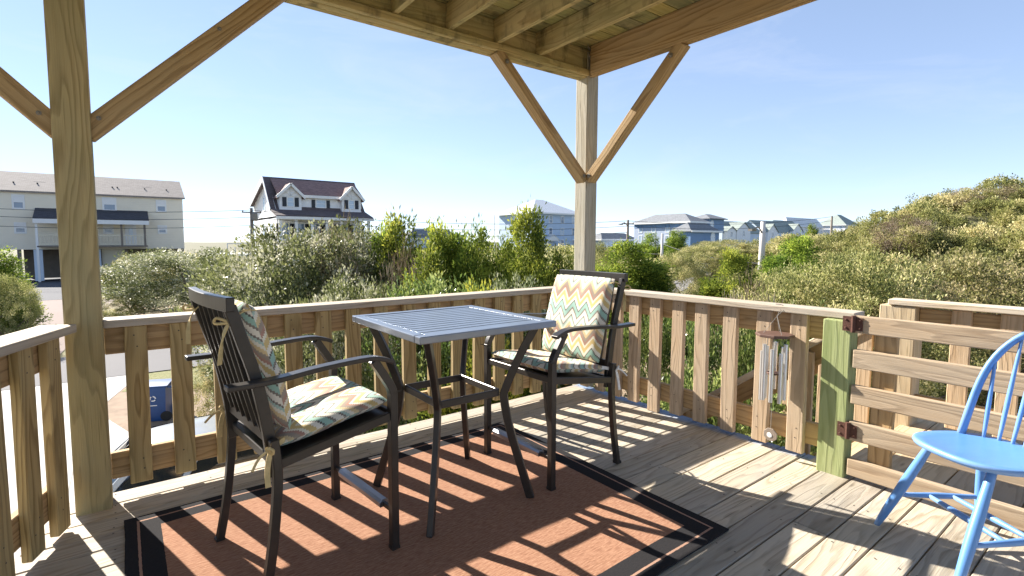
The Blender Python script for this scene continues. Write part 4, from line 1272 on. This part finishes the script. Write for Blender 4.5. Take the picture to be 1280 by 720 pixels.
# porch
YP = YB-2.2
pl_, pr_ = onY(44, 270, YP).x, onY(183, 270, YP).x
zf = onY(120, 307, YP).z; zt0 = onY(120, 276, YP).z; zt1 = onY(120, 266, YB).z
mb = MB(); P = [(pl_-.2, YP-.3, zt0), (pr_+.2, YP-.3, zt0), (pr_+.2, YB-.01, zt1+.2), (pl_-.2, YB-.01, zt1+.2)]
mb.poly(P); mb.poly([(p[0], p[1], p[2]+.15) for p in P]); mb.poly([P[0], P[1], (P[1][0], P[1][1], zt0+.15), (P[0][0], P[0][1], zt0+.15)])
mb.poly([P[1], P[2], (*P[2][:2], P[2][2]+.15), (*P[1][:2], P[1][2]+.15)])
mb.build('porch_roof', M['roofdark'], bh)
mb = MB(); mb.box(pl_-.2, pr_+.2, YP-.33, YP-.25, zt0-.35, zt0+.1); mb.build('porch_fascia', M['white'], bh)
mb = MB(); mb.box(pl_, pr_, YP, YB-.02, zf-.15, zf); mb.build('porch_floor', M['pole'], bh)
for px in (45.5, 152, 181):
    x = onY(px, 290, YP).x; mb = MB(); mb.box(x-.1, x+.1, YP, YP+.2, -2.9 if px < 60 else zf, zt0); mb.build('porch_column', M['white'] if px < 60 else M['pole'], bh)
mb = MB(); mb.box(pl_, pr_, YP+.02, YP+.1, zf+1.05, zf+1.15); mb.box(pl_, pr_, YP+.02, YP+.1, zf+.1, zf+.2)
k = pl_
while k < pr_: mb.box(k, k+.06, YP+.03, YP+.09, zf+.2, zf+1.05); k += .3
mb.build('porch_railing', M['garage'], bh)
p, q = onY(157, 303, YB), onY(170, 281, YB); mb = MB(); mb.box(p.x, q.x, YB-.06, YB-.004, zf, q.z); d_ = mb.build('door', M['white'], bh)
mb = MB(); mb.box(p.x+.35, q.x-.35, YB-.08, YB-.062, zf+1.1, q.z-.4); mb.build('door_glass', M['paleglass'], d_)
p = onY(121, 345, YP); 
for px in (122, 49):
    x = onY(px, 330, YB).x; mb = MB(); mb.box(x-.35, x+.35, YB-.3, YB, -2.9, zbot-.02); mb.build('pier', M['palesid'], bh)

# ---- white house with brown roof
YW = 60.0
wh = thing('white_house', 'white house with a steep red-brown roof and dormers behind the silvery shrubs', 'house', (0, 0, 0))
x0 = onY(347, 272, YW).x; x1 = onY(464, 273, YW).x
zpe = onY(400, 272.5, YW).z
zr = 0
DW = 15.0
yr_ = YW+6.2
zr = onY(380, 226, yr_).z
x1r = onY(449, 231, yr_).x
mb = MB(); mb.box(x0+.4, x1-.4, YW+2.0, YW+DW, -2.0, zpe+.2)
mb.build('wall', M['whitesid'], wh)
zb_ = onY(331, 255, YW+DW-1).z
zb_ = zpe+1.5
mb = MB()   # gable ends
for x in (x0+.4, x1-.4):
    mb.poly([(x, YW+2, zpe), (x, YW+DW, zpe), (x, YW+DW, zpe+2.2), (x, yr_, zr-.2), (x, YW+2.2, zpe+1)])
mb.build('gable_wall', M['whitesid'], wh)
mb = MB()
prof_ = [(YW-.3, zpe), (YW+2.6, zpe+.9), (yr_, zr)]
for (ya, za), (yb, zb) in zip(prof_[:-1], prof_[1:]):
    P = [(x0-.2, ya, za), (x1+.2, ya, za), (x1+.2, yb, zb), (x0-.2, yb, zb)]
    mb.poly(P); mb.poly([(a, b_, c_+.2) for a, b_, c_ in P])
    for i, j in ((0, 3), (1, 2)): mb.poly([P[i], P[j], (*P[j][:2], P[j][2]+.2), (*P[i][:2], P[i][2]+.2)])
P = [(x0-.2, yr_, zr), (x1+.2, yr_, zr), (x1+.2, YW+DW+.3, zpe+2.0), (x0-.2, YW+DW+.3, zpe+2.0)]
mb.poly(P); mb.poly([(a, b_, c_+.2) for a, b_, c_ in P])
for i, j in ((0, 3), (1, 2)): mb.poly([P[i], P[j], (*P[j][:2], P[j][2]+.2), (*P[i][:2], P[i][2]+.2)])
mb.poly([(x0-.2, YW-.3, zpe), (x1+.2, YW-.3, zpe), (x1+.2, YW-.3, zpe+.2), (x0-.2, YW-.3, zpe+.2)])
mb.build('roof', M['roofumber'], wh)
mb = MB(); mb.box(x0-.25, x1+.25, YW-.36, YW-.305, zpe-.25, zpe+.08); mb.build('fascia', M['white'], wh)
mb = MB(); mb.bar((x0-.23, YW+2.6, zpe+.95), (x0-.23, yr_, zr+.0), .06, .45, (0, 0, 1)); mb.bar((x0-.23, yr_, zr-.05), (x0-.23, YW+DW+.3, zpe+1.95), .06, .7); mb.build('rake_trim', M['white'], wh)
YD = YW+2.9
dx0, dx1 = onY(348.5, 260, YD).x, onY(451.5, 260, YD).x
dz0, dz1 = onY(400, 264, YD).z, onY(400, 247, YD).z
mb = MB(); mb.box(dx0, dx1, YD, YD+4.2, dz0-.6, dz1); mb.build('dormer_wall', M['whitesid'], wh)
mb = MB(); P = [(dx0-.2, YD-.35, dz1), (dx1+.2, YD-.35, dz1), (dx1-.4, yr_+.2, zr+.05), (dx0+.4-1.2, yr_+.2, zr+.05)]
P = [(dx0-.2, YD-.35, dz1), (dx1+.2, YD-.35, dz1), (dx1+.2, yr_-.3, zr-.25), (dx0-.2, yr_-.3, zr-.25)]
mb.poly(P); mb.poly([(a, b_, c_+.22) for a, b_, c_ in P])
for i, j in ((0, 1), (0, 3), (1, 2)): mb.poly([P[i], P[j], (*P[j][:2], P[j][2]+.22), (*P[i][:2], P[i][2]+.22)])
mb.build('dormer_roof', M['roofred'], wh)
mb = MB(); mb.box(dx0-.2, dx1+.2, YD-.42, YD-.352, dz1-.15, dz1+.2); mb.build('dormer_fascia', M['white'], wh)
YG = YD-.6
for a, b_ in ((349.5, 377), (427.5, 451)):
    gx0, gx1 = onY(a, 260, YG).x, onY(b_, 260, YG).x
    zg1 = onY(400, 246.5, YG).z; zg2 = onY((a+b_)/2, 230.5 if a < 400 else 234.5, YG).z
    mb = MB(); mb.box(gx0, gx1, YG, YD+1, dz0-.6, zg1); mb.poly([(gx0, YG, zg1), (gx1, YG, zg1), ((gx0+gx1)/2, YG, zg2)])
    dm = mb.build('dormer', M['whitesid'], wh)
    mb = MB(); gable_y(mb, gx0, gx1, YG, YD+2.4, zg1, zg2, .35, .15); mb.build('dormer_gable_roof', M['roofred'], dm)
    mb = MB(); xc = (gx0+gx1)/2
    for s_, e_ in (((gx0-.4, YG-.4, zg1-.25), (xc, YG-.4, zg2+.02)), ((gx1+.4, YG-.4, zg1-.25), (xc, YG-.4, zg2+.02))): mb.bar(s_, e_, .08, .3)
    for q in (-.5, 0, .5): mb.bar((xc, YG-.05, zg1), (xc+q*(gx1-gx0)*.5, YG-.05, zg1+(zg2-zg1)*(1-abs(q))*.85), .06, .08)
    mb.bar((gx0, YG-.05, zg1), (gx1, YG-.05, zg1), .06, .15)
    mb.build('dormer_trim', M['white'], dm)
    wx = (gx1-gx0)
    window(wh, xc-wx*.13, xc+wx*.13, dz0+.45, zg1-.25, 'y', YG, M['paleglass'], .1)
    for s_ in (-1, 1):
        mb = MB(); mb.box(xc+s_*wx*.28-.24, xc+s_*wx*.28+.24, YG-.06, YG-.004, dz0+.4, zg1-.2); mb.build('shutter', M['shutter'], wh)
p = onY(401, 256, YD)
window(wh, p.x-.55, p.x+.55, dz0+.5, dz1-.35, 'y', YD, M['paleglass'], .1)
for s_ in (-1, 1):
    mb = MB(); mb.box(p.x+s_*.95-.22, p.x+s_*.95+.22, YD-.06, YD-.004, dz0+.45, dz1-.3); mb.build('shutter', M['shutter'], wh)
for i in range(7):
    x = x0+.3+(x1-x0-.6)*i/6; mb = MB(); mb.box(x-.15, x+.15, YW, YW+.3, -2.0, zpe-.1); mb.build('porch_column', M['white'], wh)
    if i < 6:
        xm = x+(x1-x0)/12
        window(wh, xm-.45, xm+.45, zpe-2.6, zpe-.7, 'y', YW+2, M['glass'], .1)
        for s_ in (-1, 1):
            mb = MB(); mb.box(xm+s_*.8-.2, xm+s_*.8+.2, YW+1.94, YW+1.996, zpe-2.6, zpe-.7); mb.build('shutter', M['shutter'], wh)
for yy, zz in ((YW+5, zpe+1.2), (YW+8.5, zpe+1.2), (YW+5, zpe-2.3), (YW+9, zpe-2.3)):
    window(wh, yy-.45, yy+.45, zz, zz+1.6, 'x', x0+.4, M['paleglass'], .1)
mb = MB(); mb.box(x0-5, x0+.35, YW+3, YW+12, zpe-4.6, zpe-4.4)
for k in range(7): mb.box(x0-5+k*.8, x0-4.9+k*.8, YW+3, YW+3.1, zpe-4.4, zpe-3.2)
mb.box(x0-5, x0+.35, YW+3, YW+3.1, zpe-3.2, zpe-3.1); mb.build('side_deck', M['white'], wh)

# ---- generic distant houses
def simple_house(name, label, corner_px, eave_y, Y, right_px, left_px, roof_y, base_z, wallm, roofm, storeys=3, sidem=None, ov=.6, wins=4, sw=3, rise=None):
    p = onY(corner_px, eave_y, Y); q = onY(right_px, eave_y, Y); l_ = onX(left_px, eave_y, p.x)
    r = thing(name, label, 'house', (0, 0, 0))
    x0, x1, y0, y1 = p.x, q.x, Y, max(Y+5, l_.y); ze = p.z
    yc = (y0+y1)/2; xc = (x0+x1)/2
    zr = ze+rise if rise else onY(corner_px, roof_y, Y+min(y1-y0, x1-x0)/2).z
    mb = MB(); mb.box(x0, x1, y0, y1, base_z, ze); mb.build('wall', wallm, r)
    mb = MB(); hip(mb, x0, x1, y0, y1, ze+.05, zr, ov); mb.build('roof', roofm, r)
    mb = MB(); o_ = ov+.04
    mb.box(x0-o_, x1+o_, y0-o_-.1, y0-o_, ze-.12, ze+.3); mb.box(x0-o_-.1, x0-o_, y0-o_, y1+o_, ze-.12, ze+.3); mb.build('fascia', M['white'], r)
    sh = min(3.2, (ze-base_z)/storeys)
    for s_ in range(storeys):
        zt = ze-.6-s_*sh
        for i in range(wins):
            x = x0+(x1-x0)*(i+.5)/wins; window(r, x-.5, x+.5, zt-1.7, zt, 'y', y0, M['glass'] if (i+s_) % 3 else M['paleglass'], .16)
        for i in range(sw):
            y = y0+(y1-y0)*(i+.5)/sw; window(r, y-.5, y+.5, zt-1.7, zt, 'x', x0, M['paleglass'], .16)
    return r, (x0, x1, y0, y1, ze, zr)
h3, e3 = simple_house('blue_house', 'tall blue-grey three-storey house with a pale hip roof left of the corner post', 665.5, 266.5, 98, 724, 624, 250, -1.9, M['bluesid'], M['roofwhite'], 3, wins=4, sw=1, ov=1.0)
x0_, x1_, y0_, y1_, ze_, zr_ = e3
mb = MB(); mb.box(x0_-2.6, x0_-2.4, y1_-1.2, y1_-1.0, -1.9, ze_); mb.box(x0_-2.6, x0_-2.4, y0_+3, y0_+3.2, -1.9, ze_); mb.build('porch_column', M['white'], h3)
p = onY(686, 318, 98)
mb = MB(); mb.box(p.x-2.2, p.x+2.2, 96.2, 97.9, 1.4, 1.6); mb.poly([(p.x-2.4, 96.1, 1.6), (p.x+2.4, 96.1, 1.6), (p.x, 96.1, 3.0)]); gable_y(mb, p.x-2.2, p.x+2.2, 96.2, 97.5, 1.6, 3.1, .2, .1)
for s_ in (-1, 1): mb.box(p.x+s_*2-.12, p.x+s_*2+.12, 96.2, 96.4, -1.9, 1.4)
mb.build('entry_porch', M['white'], h3)
p = onY(708, 310, 98); mb = MB(); mb.box(p.x-2.4, p.x+2.4, 97.9, 97.97, -1.9, .4); g_ = mb.build('garage_door', M['white'], h3)
mb = MB()
for k in range(6): mb.box(p.x-2.2+k*.75, p.x-1.7+k*.75, 97.86, 97.898, -.35, .15)
mb.build('garage_pane', M['glass'], g_)
h4, e4 = simple_house('pale_house', 'small pale blue house with a low grey hip roof between the cedars', 510, 299, 105, 578, 496, 287, -2.2, M['palesid'], M['roofgrey'], 2, wins=4, sw=1)
ct = MB(); p = at(496, 284, 118); ct.box(p.x-1.4, p.x+1.4, p.y-1, p.y+1, -2, p.z+.3); ct.box(p.x-.7, p.x+.7, p.y-.6, p.y+.6, p.z+.3, p.z+1.8)
co_ = ct.build('roof_tower', M['whitesid']); tag(co_, 'small white tower showing above the cedars left of the pale blue house', 'tower')
h5, e5 = simple_house('long_blue_house', 'long grey-blue house with a grey hip roof right of the corner post', 862, 278, 70, 884, 793, 268, -2.0, M['greysid'], M['roofgrey'], 3, wins=2, sw=4, ov=.7)
x0_, x1_, y0_, y1_, ze_, zr_ = e5
mb = MB(); mb.box(x0_-.06, x0_-.005, y0_, y1_, ze_-1.1, ze_-.15); mb.build('dark_band', M['navysid'], h5)
window(h5, y0_+3, y0_+5, ze_-5.2, ze_-2.6, 'x', x0_-.02, M['glass'], .25, arch=True)
window(h5, y0_+3, y0_+5, ze_-10, ze_-7.4, 'x', x0_-.02, M['glass'], .25, arch=True)
# lower navy wing to its right
q0, q1 = onY(863, 289, 67).x, onY(899, 289, 67).x; zq = onY(880, 290, 67).z
mb = MB(); mb.box(q0+.1, q1, 67, 69.9, -2, zq); mb.build('wing_wall', M['navysid'], h5)
mb = MB(); hip(mb, q0+.1, q1, 67, 72, zq, zq+2.2, .5); mb.build('wing_roof', M['roofgrey'], h5)
mb = MB(); mb.box(q0-.4, q1+.5, 66.3, 66.45, zq-.1, zq+.35); mb.build('wing_fascia', M['white'], h5)
p = onY(891, 296, 67); window(h5, p.x-.8, p.x+.8, zq-2.8, zq-1.2, 'y', 67, M['paleglass'], .2, arch=True)
tx0, tx1 = onY(886, 276, 71).x, onY(900, 276, 71).x; tz = onY(890, 274, 71).z
mb = MB(); mb.box(tx0, tx1+2, 71, 76, zq, tz); mb.build('turret_wall', M['navysid'], h5)
mb = MB(); hip(mb, tx0, tx1+2, 71, 76, tz, tz+1.3, .7); mb.build('turret_roof', M['roofgrey'], h5)
window(h5, tx0+1.0, tx0+2.2, tz-2.6, tz-1.2, 'y', 71, M['paleglass'], .15, arch=True)
# green-roofed twins
def gabled_house(label, a, b_, Y, eave, ridge, gables, base=-2):
    r = thing('gabled_house', label, 'house', (0, 0, 0), 0, 'gabled houses with sage roofs')
    p, q = onY(a, eave, Y), onY(b_, eave, Y); ze = p.z; zr = onY((a+b_)/2, ridge, Y+5).z
    mb = MB(); mb.box(p.x, q.x, Y, Y+10, base, ze); mb.build('wall', M['palesid'], r)
    mb = MB(); gable_x(mb, p.x, q.x, Y, Y+10, ze, zr, .4); mb.build('roof', M['roofgreen'], r)
    mb = MB()
    for xx in (p.x, q.x): mb.poly([(xx, Y, ze), (xx, Y+10, ze), (xx, Y+5, zr)])
    mb.build('gable_wall', M['palesid'], r)
    for g0, g1, gy_, ap in gables:
        u0, u1 = onY(g0, eave, Y-1.5), onY(g1, eave, Y-1.5); z1_ = onY(g0, gy_, Y-1.5).z; z2_ = onY((g0+g1)/2, ap, Y-1.5).z
        mb = MB(); mb.box(u0.x, u1.x, Y-1.5, Y-.01, base, z1_); mb.poly([(u0.x, Y-1.5, z1_), (u1.x, Y-1.5, z1_), ((u0.x+u1.x)/2, Y-1.5, z2_)]); gw = mb.build('front_gable', M['whitesid'], r)
        mb = MB(); gable_y(mb, u0.x, u1.x, Y-1.5, Y+4, z1_, z2_, .35, .12); mb.build('front_gable_roof', M['roofgreen'], gw)
        xm = (u0.x+u1.x)/2; window(r, xm-.55, xm+.55, z1_-2.2, z1_-.5, 'y', Y-1.5, M['glass'], .15)
        window(r, xm-.55, xm+.55, z1_-5.2, z1_-3.5, 'y', Y-1.5, M['glass'], .15)
    return r
gabled_house('pale blue sage-roofed house with two front gables right of the long blue house', 903, 952, 92, 290, 278, ((909, 920, 288, 283), (921, 938, 287, 278)))
gabled_house('pale blue sage-roofed house right of its twin and behind the pale utility pole', 953, 984, 94, 289, 277, ((960, 972, 289, 280),))
gabled_house('narrow pale sage-roofed house at the right end of the gabled row', 982, 1004, 97, 289, 277, ((991, 1003, 288, 280),))
h8, e8 = simple_house('white_far_house', 'white house with a grey hip roof near the foot of the dune', 1057, 281.5, 118, 1074, 1022, 269.5, -2, M['whitesid'], M['roofgreen'], 2, wins=1, sw=3)
x0_, x1_, y0_, y1_, ze_, zr_ = e8
mb = MB(); mb.box(x1_-2.0, x1_+1.8, 116.2, 117.9, -2, ze_+.4); mb.build('wing_wall', M['palesid'], h8)
mb = MB(); gable_y(mb, x1_-2.0, x1_+1.8, 116.2, 122, ze_+.4, ze_+2.3, .5); mb.poly([(x1_-2.0, 116.2, ze_+.4), (x1_+1.8, 116.2, ze_+.4), (x1_-.1, 116.2, ze_+2.3)]); mb.build('wing_roof', M['roofgreen'], h8)
simple_house('pale_far_house', 'distant white house with a pale roof behind the gabled row', 985, 283, 130, 1028, 976, 272, -2, M['whitesid'], M['roofwhite'], 2, wins=3, sw=1)
simple_house('low_grey_house', 'low pale house with a grey roof just right of the corner post', 752, 300, 95, 795, 742, 292, -2.2, M['palesid'], M['roofgrey'], 2, wins=3, sw=1)

# ------------------------------------------------------------------ poles and wires
def pole(label, px, dep, ytop, r=.13, mat='pole', arm=True, lamp=False):
    p = at(px, ytop, dep); zg = float(hgt(p.x, p.y))
    o = thing('utility_pole', label, 'pole', (p.x, p.y, zg))
    h = p.z-zg
    mb = MB(); mb.tube([(0, 0, -.3), (0, 0, h*.5), (0, 0, h)], 1, 10, scl=[r*1.2, r, r*.8]); mb.build('pole_shaft', M[mat], o, smooth=True)
    if arm:
        mb = MB(); mb.box(-.9, .9, -.16, -.06, h-.5, h-.38); a_ = mb.build('crossarm', M[mat], o)
        for x in (-.8, 0, .8):
            mb = MB(); mb.lathe([(.04, 0), (.06, .05), (.03, .12)], (x, -.11, h-.38), 8); mb.build('insulator', M['wire'], a_)
    if lamp:
        mb = MB(); mb.tube(curve([(0, 0, h-.8), (-.5, 0, h-.35), (-1.1, 0, h-.45)], 4), .04, 6); mb.box(-1.5, -1.0, -.12, .12, h-.58, h-.45); mb.build('lamp_arm', M['bolt'], o)
    return p
P1 = pole('dark utility pole at the left side of the white house', 314, 50, 260, .18)
mb = MB(); p = at(318, 271, 50); mb.lathe([(.25, 0), (.3, .1), (.3, .7), (.2, .85)], (p.x, p.y, p.z-.4), 12); tr = mb.build('transformer', M['bolt']); tr.location = (0, 0, 0)
tr.parent = next(o for o in S.objects if o.get('label', '').startswith('dark utility pole at the left')); tr.matrix_parent_inverse = Matrix.Translation(tr.parent.location).inverted()
P2 = pole('dark utility pole with a lamp arm left of the long blue house', 785, 58, 275, .16, lamp=True)
P3 = pole('thin pale pole in front of the long blue house', 828, 50, 292, .14, 'whitepole', False)
P4 = pole('thick pale utility pole standing among the cedars on the right', 954, 30, 277, .17, 'whitepole', False, True)
P5 = pole('thin dark pole in front of the white house near the dune', 1040, 75, 270, .16, 'pole', False)
def wires(label, ends):
    mb = MB()
    for a, b_, sag in ends:
        a, b_ = Vector(a), Vector(b_)
        mb.tube([a.lerp(b_, k/14)-Vector((0, 0, 4*sag*(k/14)*(1-k/14))) for k in range(15)], .022, 4)
    o = mb.build('power_line', M['wire']); tag(o, label, 'power line')
wires('three power lines crossing in front of the cream house to the dark pole', [(at(-140, 252, 44), P1+Vector((0, 0, -.2)), .5), (at(-140, 262, 44), P1+Vector((0, 0, -.9)), .5), (at(-140, 275, 44), P1+Vector((0, 0, -1.7)), .5)])
wires('power lines spanning from the dark pole past the blue house', [(P1+Vector((0, 0, -.2)), P2+Vector((0, 0, -.1)), .8), (P1+Vector((0, 0, -.9)), P2+Vector((0, 0, -.7)), .8), (P1+Vector((0, 0, -1.7)), P2+Vector((0, 0, -1.4)), .8)])
wires('faint power lines running over the distant gabled row', [(P2+Vector((0, 0, -.1)), P5+Vector((0, 0, -.1)), .7), (P2+Vector((0, 0, -.7)), P5+Vector((0, 0, -.7)), .7)])
wires('low service wires between the two poles by the long blue house', [(P3+Vector((0, 0, -1)), P4+Vector((0, 0, -2.5)), .3), (P3+Vector((0, 0, -2)), P2+Vector((0, 0, -3)), .3)])

# ------------------------------------------------------------------ trash bins
M['binblue'] = paint('blue_bin_plastic', (.012, .06, .20), .45, .15, 6)
M['tyre'] = paint('black_rubber', (.02, .02, .02), .8)
def bin_(label, loc, rz, emblem=True):
    r = thing('trash_bin', label, 'trash bin', loc, rz)
    r.scale = (.92, .92, .86)
    mb = MB()
    prof_ = [(.24, .0), (.25, .10), (.29, .92)]
    for (a, za), (c_, zc) in zip(prof_[:-1], prof_[1:]):
        for (sx, sy), (tx, ty) in (((-1, -1), (1, -1)), ((1, -1), (1, 1)), ((1, 1), (-1, 1)), ((-1, 1), (-1, -1))):
            mb.poly([(sx*a, sy*a*1.15, za), (tx*a, ty*a*1.15, za), (tx*c_, ty*c_*1.15, zc), (sx*c_, sy*c_*1.15, zc)])
    mb.poly([(-.24, -.27, 0), (.24, -.27, 0), (.24, .27, 0), (-.24, .27, 0)])
    mb.box(-.31, .31, -.355, .355, .90, .935)
    mb.build('bin_body', M['binblue'], r, bevel=.012, segs=2)
    mb = MB()
    for i in range(8):
        a, c_ = -.33+.66*i/8, -.33+.66*(i+1)/8
        z1_, z2_ = .955+.045*math.cos(a/.33*PI/2), .955+.045*math.cos(c_/.33*PI/2)
        mb.poly([(-.33, a, z1_), (.33, a, z1_), (.33, c_, z2_), (-.33, c_, z2_)])
        mb.poly([(-.33, a, .938), (-.33, a, z1_), (-.33, c_, z2_), (-.33, c_, .938)]); mb.poly([(.33, a, .938), (.33, a, z1_), (.33, c_, z2_), (.33, c_, .938)])
    mb.box(-.33, .33, -.37, .37, .937, .956)
    mb.build('lid', M['binblue'], r, bevel=.006)
    mb = MB(); mb.tube([(.40, -.28, .90), (.40, .28, .90)], .018, 8); mb.box(.31, .40, -.28, -.24, .88, .92); mb.box(.31, .40, .24, .28, .88, .92); mb.build('handle', M['binblue'], r)
    for s_ in (-1, 1):
        mb = MB(); rot = Matrix.Rotation(PI/2, 3, 'X'); mb.lathe([(.05, -.03), (.12, -.03), (.13, -.015), (.13, .015), (.12, .03), (.05, .03)], (.27, s_*.30, .13), 18, 0, rot); mb.build('wheel', M['tyre'], r, smooth=False)
    if emblem:
        mb = MB()
        for k in range(3):
            a0 = 2*PI*k/3
            pts = [Vector((.0, -.322+.0, .62))+Vector((.06*math.cos(a0+u*1.55), -.006, .06*math.sin(a0+u*1.55))) for u in np.linspace(0, 1, 7)]
            mb.sweep(pts, [(-.013, -.003), (.013, -.003), (.013, .003), (-.013, .003)], (0, 1, 0))
        mb.box(-.08, .08, -.312, -.306, .42, .44)
        mb.build('emblem', M['white'], r)
    return r
bp = at(200, 400, 11.9); bg_ = onY(199, 525, 10.6)
bin_('large blue wheeled trash bin with a white emblem behind the parked car', (bg_.x+.0, 10.6, ZG+.012), R(-22))
p = at(827, 354, 36); bin_('small distant blue trash bin by the side road', (p.x, p.y, float(hgt(p.x, p.y))), R(-30), False)
M['can'] = paint('grey_can', (.45, .46, .46), .5)
p = at(881, 350, 40); mb = MB(); z_ = float(hgt(p.x, p.y)); mb.box(-.35, .35, -.3, .3, 0, .9); mb.box(-.38, .38, -.33, .33, .9, 1.0)
o = mb.build('utility_box', M['can'], None, bevel=.03); o.location = (p.x, p.y, z_); tag(o, 'small pale grey utility box beside the end of the side road', 'utility box')

# ------------------------------------------------------------------ parked car (rear towards -X)
M['carpaint'] = paint('silver_car_paint', (.50, .53, .58), .22, .03, 2, 0, .55, .6)
M['carglass'] = paint('car_glass', (.012, .020, .026), .05, .2, 1, 0, 0, .9)
M['chrome'] = paint('wheel_rim', (.5, .5, .5), .3, .1, 10, 0, .9)
M['redlamp'] = paint('red_tail_lamp', (.35, .02, .02), .2)
M['headlamp'] = paint('clear_head_lamp', (.7, .72, .75), .1)
car = thing('parked_car', 'silver car parked on the driveway below the back railing', 'car', (-1.72, 4.98, ZG+.016))
# body: stations along x (rear -2.25 .. front 2.25): half-width, z-low, belt z
sec = [(-2.28, .66, .42, .70), (-2.20, .80, .30, .92), (-1.9, .88, .26, .97), (-1.2, .91, .24, .96), (-.3, .92, .24, .94), (.6, .91, .24, .92), (1.2, .90, .25, .90), (1.8, .86, .27, .80), (2.15, .76, .32, .70), (2.28, .60, .40, .60)]
mb = MB(); kk = 12
for x, hw, z0, z1 in sec:
    zc, hz = (z0+z1)/2, (z1-z0)/2
    for i in range(kk):
        a = 2*PI*i/kk+PI/kk; c_, s_ = math.cos(a), math.sin(a)
        mb.v.append((x, hw*math.copysign(abs(c_)**.45, c_), zc+hz*math.copysign(abs(s_)**.5, s_)))
for a in range(len(sec)-1):
    for i in range(kk):
        j = (i+1) % kk; mb.face([a*kk+i, a*kk+j, (a+1)*kk+j, (a+1)*kk+i], [(0, 0)]*4)
mb.face(list(range(kk))[::-1], [(0, 0)]*kk); mb.face([(len(sec)-1)*kk+i for i in range(kk)], [(0, 0)]*kk)
bo = mb.build('body', M['carpaint'], car, smooth=True); ss = bo.modifiers.new('s', 'SUBSURF'); ss.levels = ss.render_levels = 2
# cabin: lower outline at belt, upper roof outline
low = [(-2.12, .70), (-1.3, .84), (0, .85), (.75, .83), (1.25, .70)]
top = [(-1.55, .50), (-.9, .60), (-.2, .61), (.3, .58), (.55, .50)]
ZL, ZT = .90, 1.40
def cab(mb, w0, w1, infl=0, front=True):
    pass
rfm = MB(); R_ = []
for x, hw in top: R_.append([(x, -hw, ZT-.02), (x, -hw*.6, ZT+.045), (x, 0, ZT+.06), (x, hw*.6, ZT+.045), (x, hw, ZT-.02)])
R_.insert(0, [(p[0]-.14, p[1]*.96, p[2]-.09) for p in R_[0]]); R_.append([(p[0]+.14, p[1]*.98, p[2]-.085) for p in R_[-1]])
for r_ in R_: rfm.v += r_
for a in range(len(R_)-1):
    for i in range(4): rfm.face([a*5+i, a*5+i+1, (a+1)*5+i+1, (a+1)*5+i], [(0, 0)]*4)
rof = rfm.build('roof_panel', M['carpaint'], car, smooth=True); so2 = rof.modifiers.new('t', 'SOLIDIFY'); so2.thickness = .035
ss = rof.modifiers.new('s', 'SUBSURF'); ss.levels = ss.render_levels = 2
for s_ in (-1, 1):
    names_ = 'side_window'
    for i in range(4):
        if i == 0: a, b_ = .12, .94
        elif i == 3: a, b_ = .04, .80
        else: a, b_ = .05, .95
        (xa, ya), (xb, yb) = low[i], low[i+1]; (ua, va), (ub, vb) = top[i], top[i+1]
        L0 = Vector((xa, s_*ya, ZL)).lerp(Vector((xb, s_*yb, ZL)), a); L1 = Vector((xa, s_*ya, ZL)).lerp(Vector((xb, s_*yb, ZL)), b_)
        U0 = Vector((ua, s_*va, ZT-.02)).lerp(Vector((ub, s_*vb, ZT-.02)), a); U1 = Vector((ua, s_*va, ZT-.02)).lerp(Vector((ub, s_*vb, ZT-.02)), b_)
        mb = MB(); off = Vector((0, s_*.012, 0)); mb.poly([L0+off, L1+off, U1+off, U0+off]); mb.poly([L0-off, L1-off, U1-off, U0-off]); mb.build('side_window', M['carglass'], car)
        mb = MB(); Z0 = Vector((xa, s_*ya, ZL-.04)); Z1 = Vector((ua, s_*va, ZT)); mb.bar(Z0, Z1, .07, .03, (0, 1, 0)); mb.build('pillar', M['carpaint'], car)
for (xa, ya), (ua, va), nm, k in ((low[0], top[0], 'rear_window', -1), (low[-1], top[-1], 'windshield', 1)):
    mb = MB()
    g = []
    for v_ in (0, 1):
        row = []
        for i in range(7):
            q = -1+2*i/6; bulge = k*.10*(1-q*q)
            xx, yy, zz = (xa, ya, ZL) if v_ == 0 else (ua+k*.12, va, ZT-.06)
            row.append((xx+bulge, yy*q*.96, zz))
        g.append(row)
    for i in range(6): mb.poly([g[0][i], g[0][i+1], g[1][i+1], g[1][i]])
    mb.build(nm, M['carglass'], car, smooth=True)
mb = MB(); mb.box(-1.9, 1.0, -.80, .80, .80, .93); mb.box(-1.0, -.6, -.6, .6, .9, 1.2); mb.box(.0, .35, -.6, -.1, .9, 1.25); mb.box(.0, .35, .1, .6, .9, 1.25); mb.build('cabin_interior', M['tyre'], car)
for x in (-1.38, 1.42):
    for s_ in (-1, 1):
        rot = Matrix.Rotation(PI/2, 3, 'X')
        mb = MB(); mb.lathe([(.2, -.1), (.31, -.1), (.335, -.07), (.335, .07), (.31, .1), (.2, .1)], (x, s_*.84, .335), 24, 0, rot); wl = mb.build('wheel', M['tyre'], car)
        mb = MB(); mb.lathe([(.20, -.108), (.205, -.104), (.205, .104), (.20, .108)], (x, s_*.84, .335), 20, 0, rot); mb.build('rim', M['chrome'], wl)
for s_ in (-1, 1):
    mb = MB(); mb.box(-2.27, -2.12, s_*.62-.14, s_*.62+.14, .70, .86); mb.build('tail_lamp', M['redlamp'], car, bevel=.02)
    mb = MB(); mb.box(2.02, 2.20, s_*.58-.15, s_*.58+.15, .60, .72); mb.build('headlight', M['headlamp'], car, bevel=.02)
    mb = MB(); mb.box(.70, .88, s_*.99-.1, s_*.99+.1, .93, 1.06); mb.build('mirror', M['carpaint'], car, bevel=.03, segs=2)
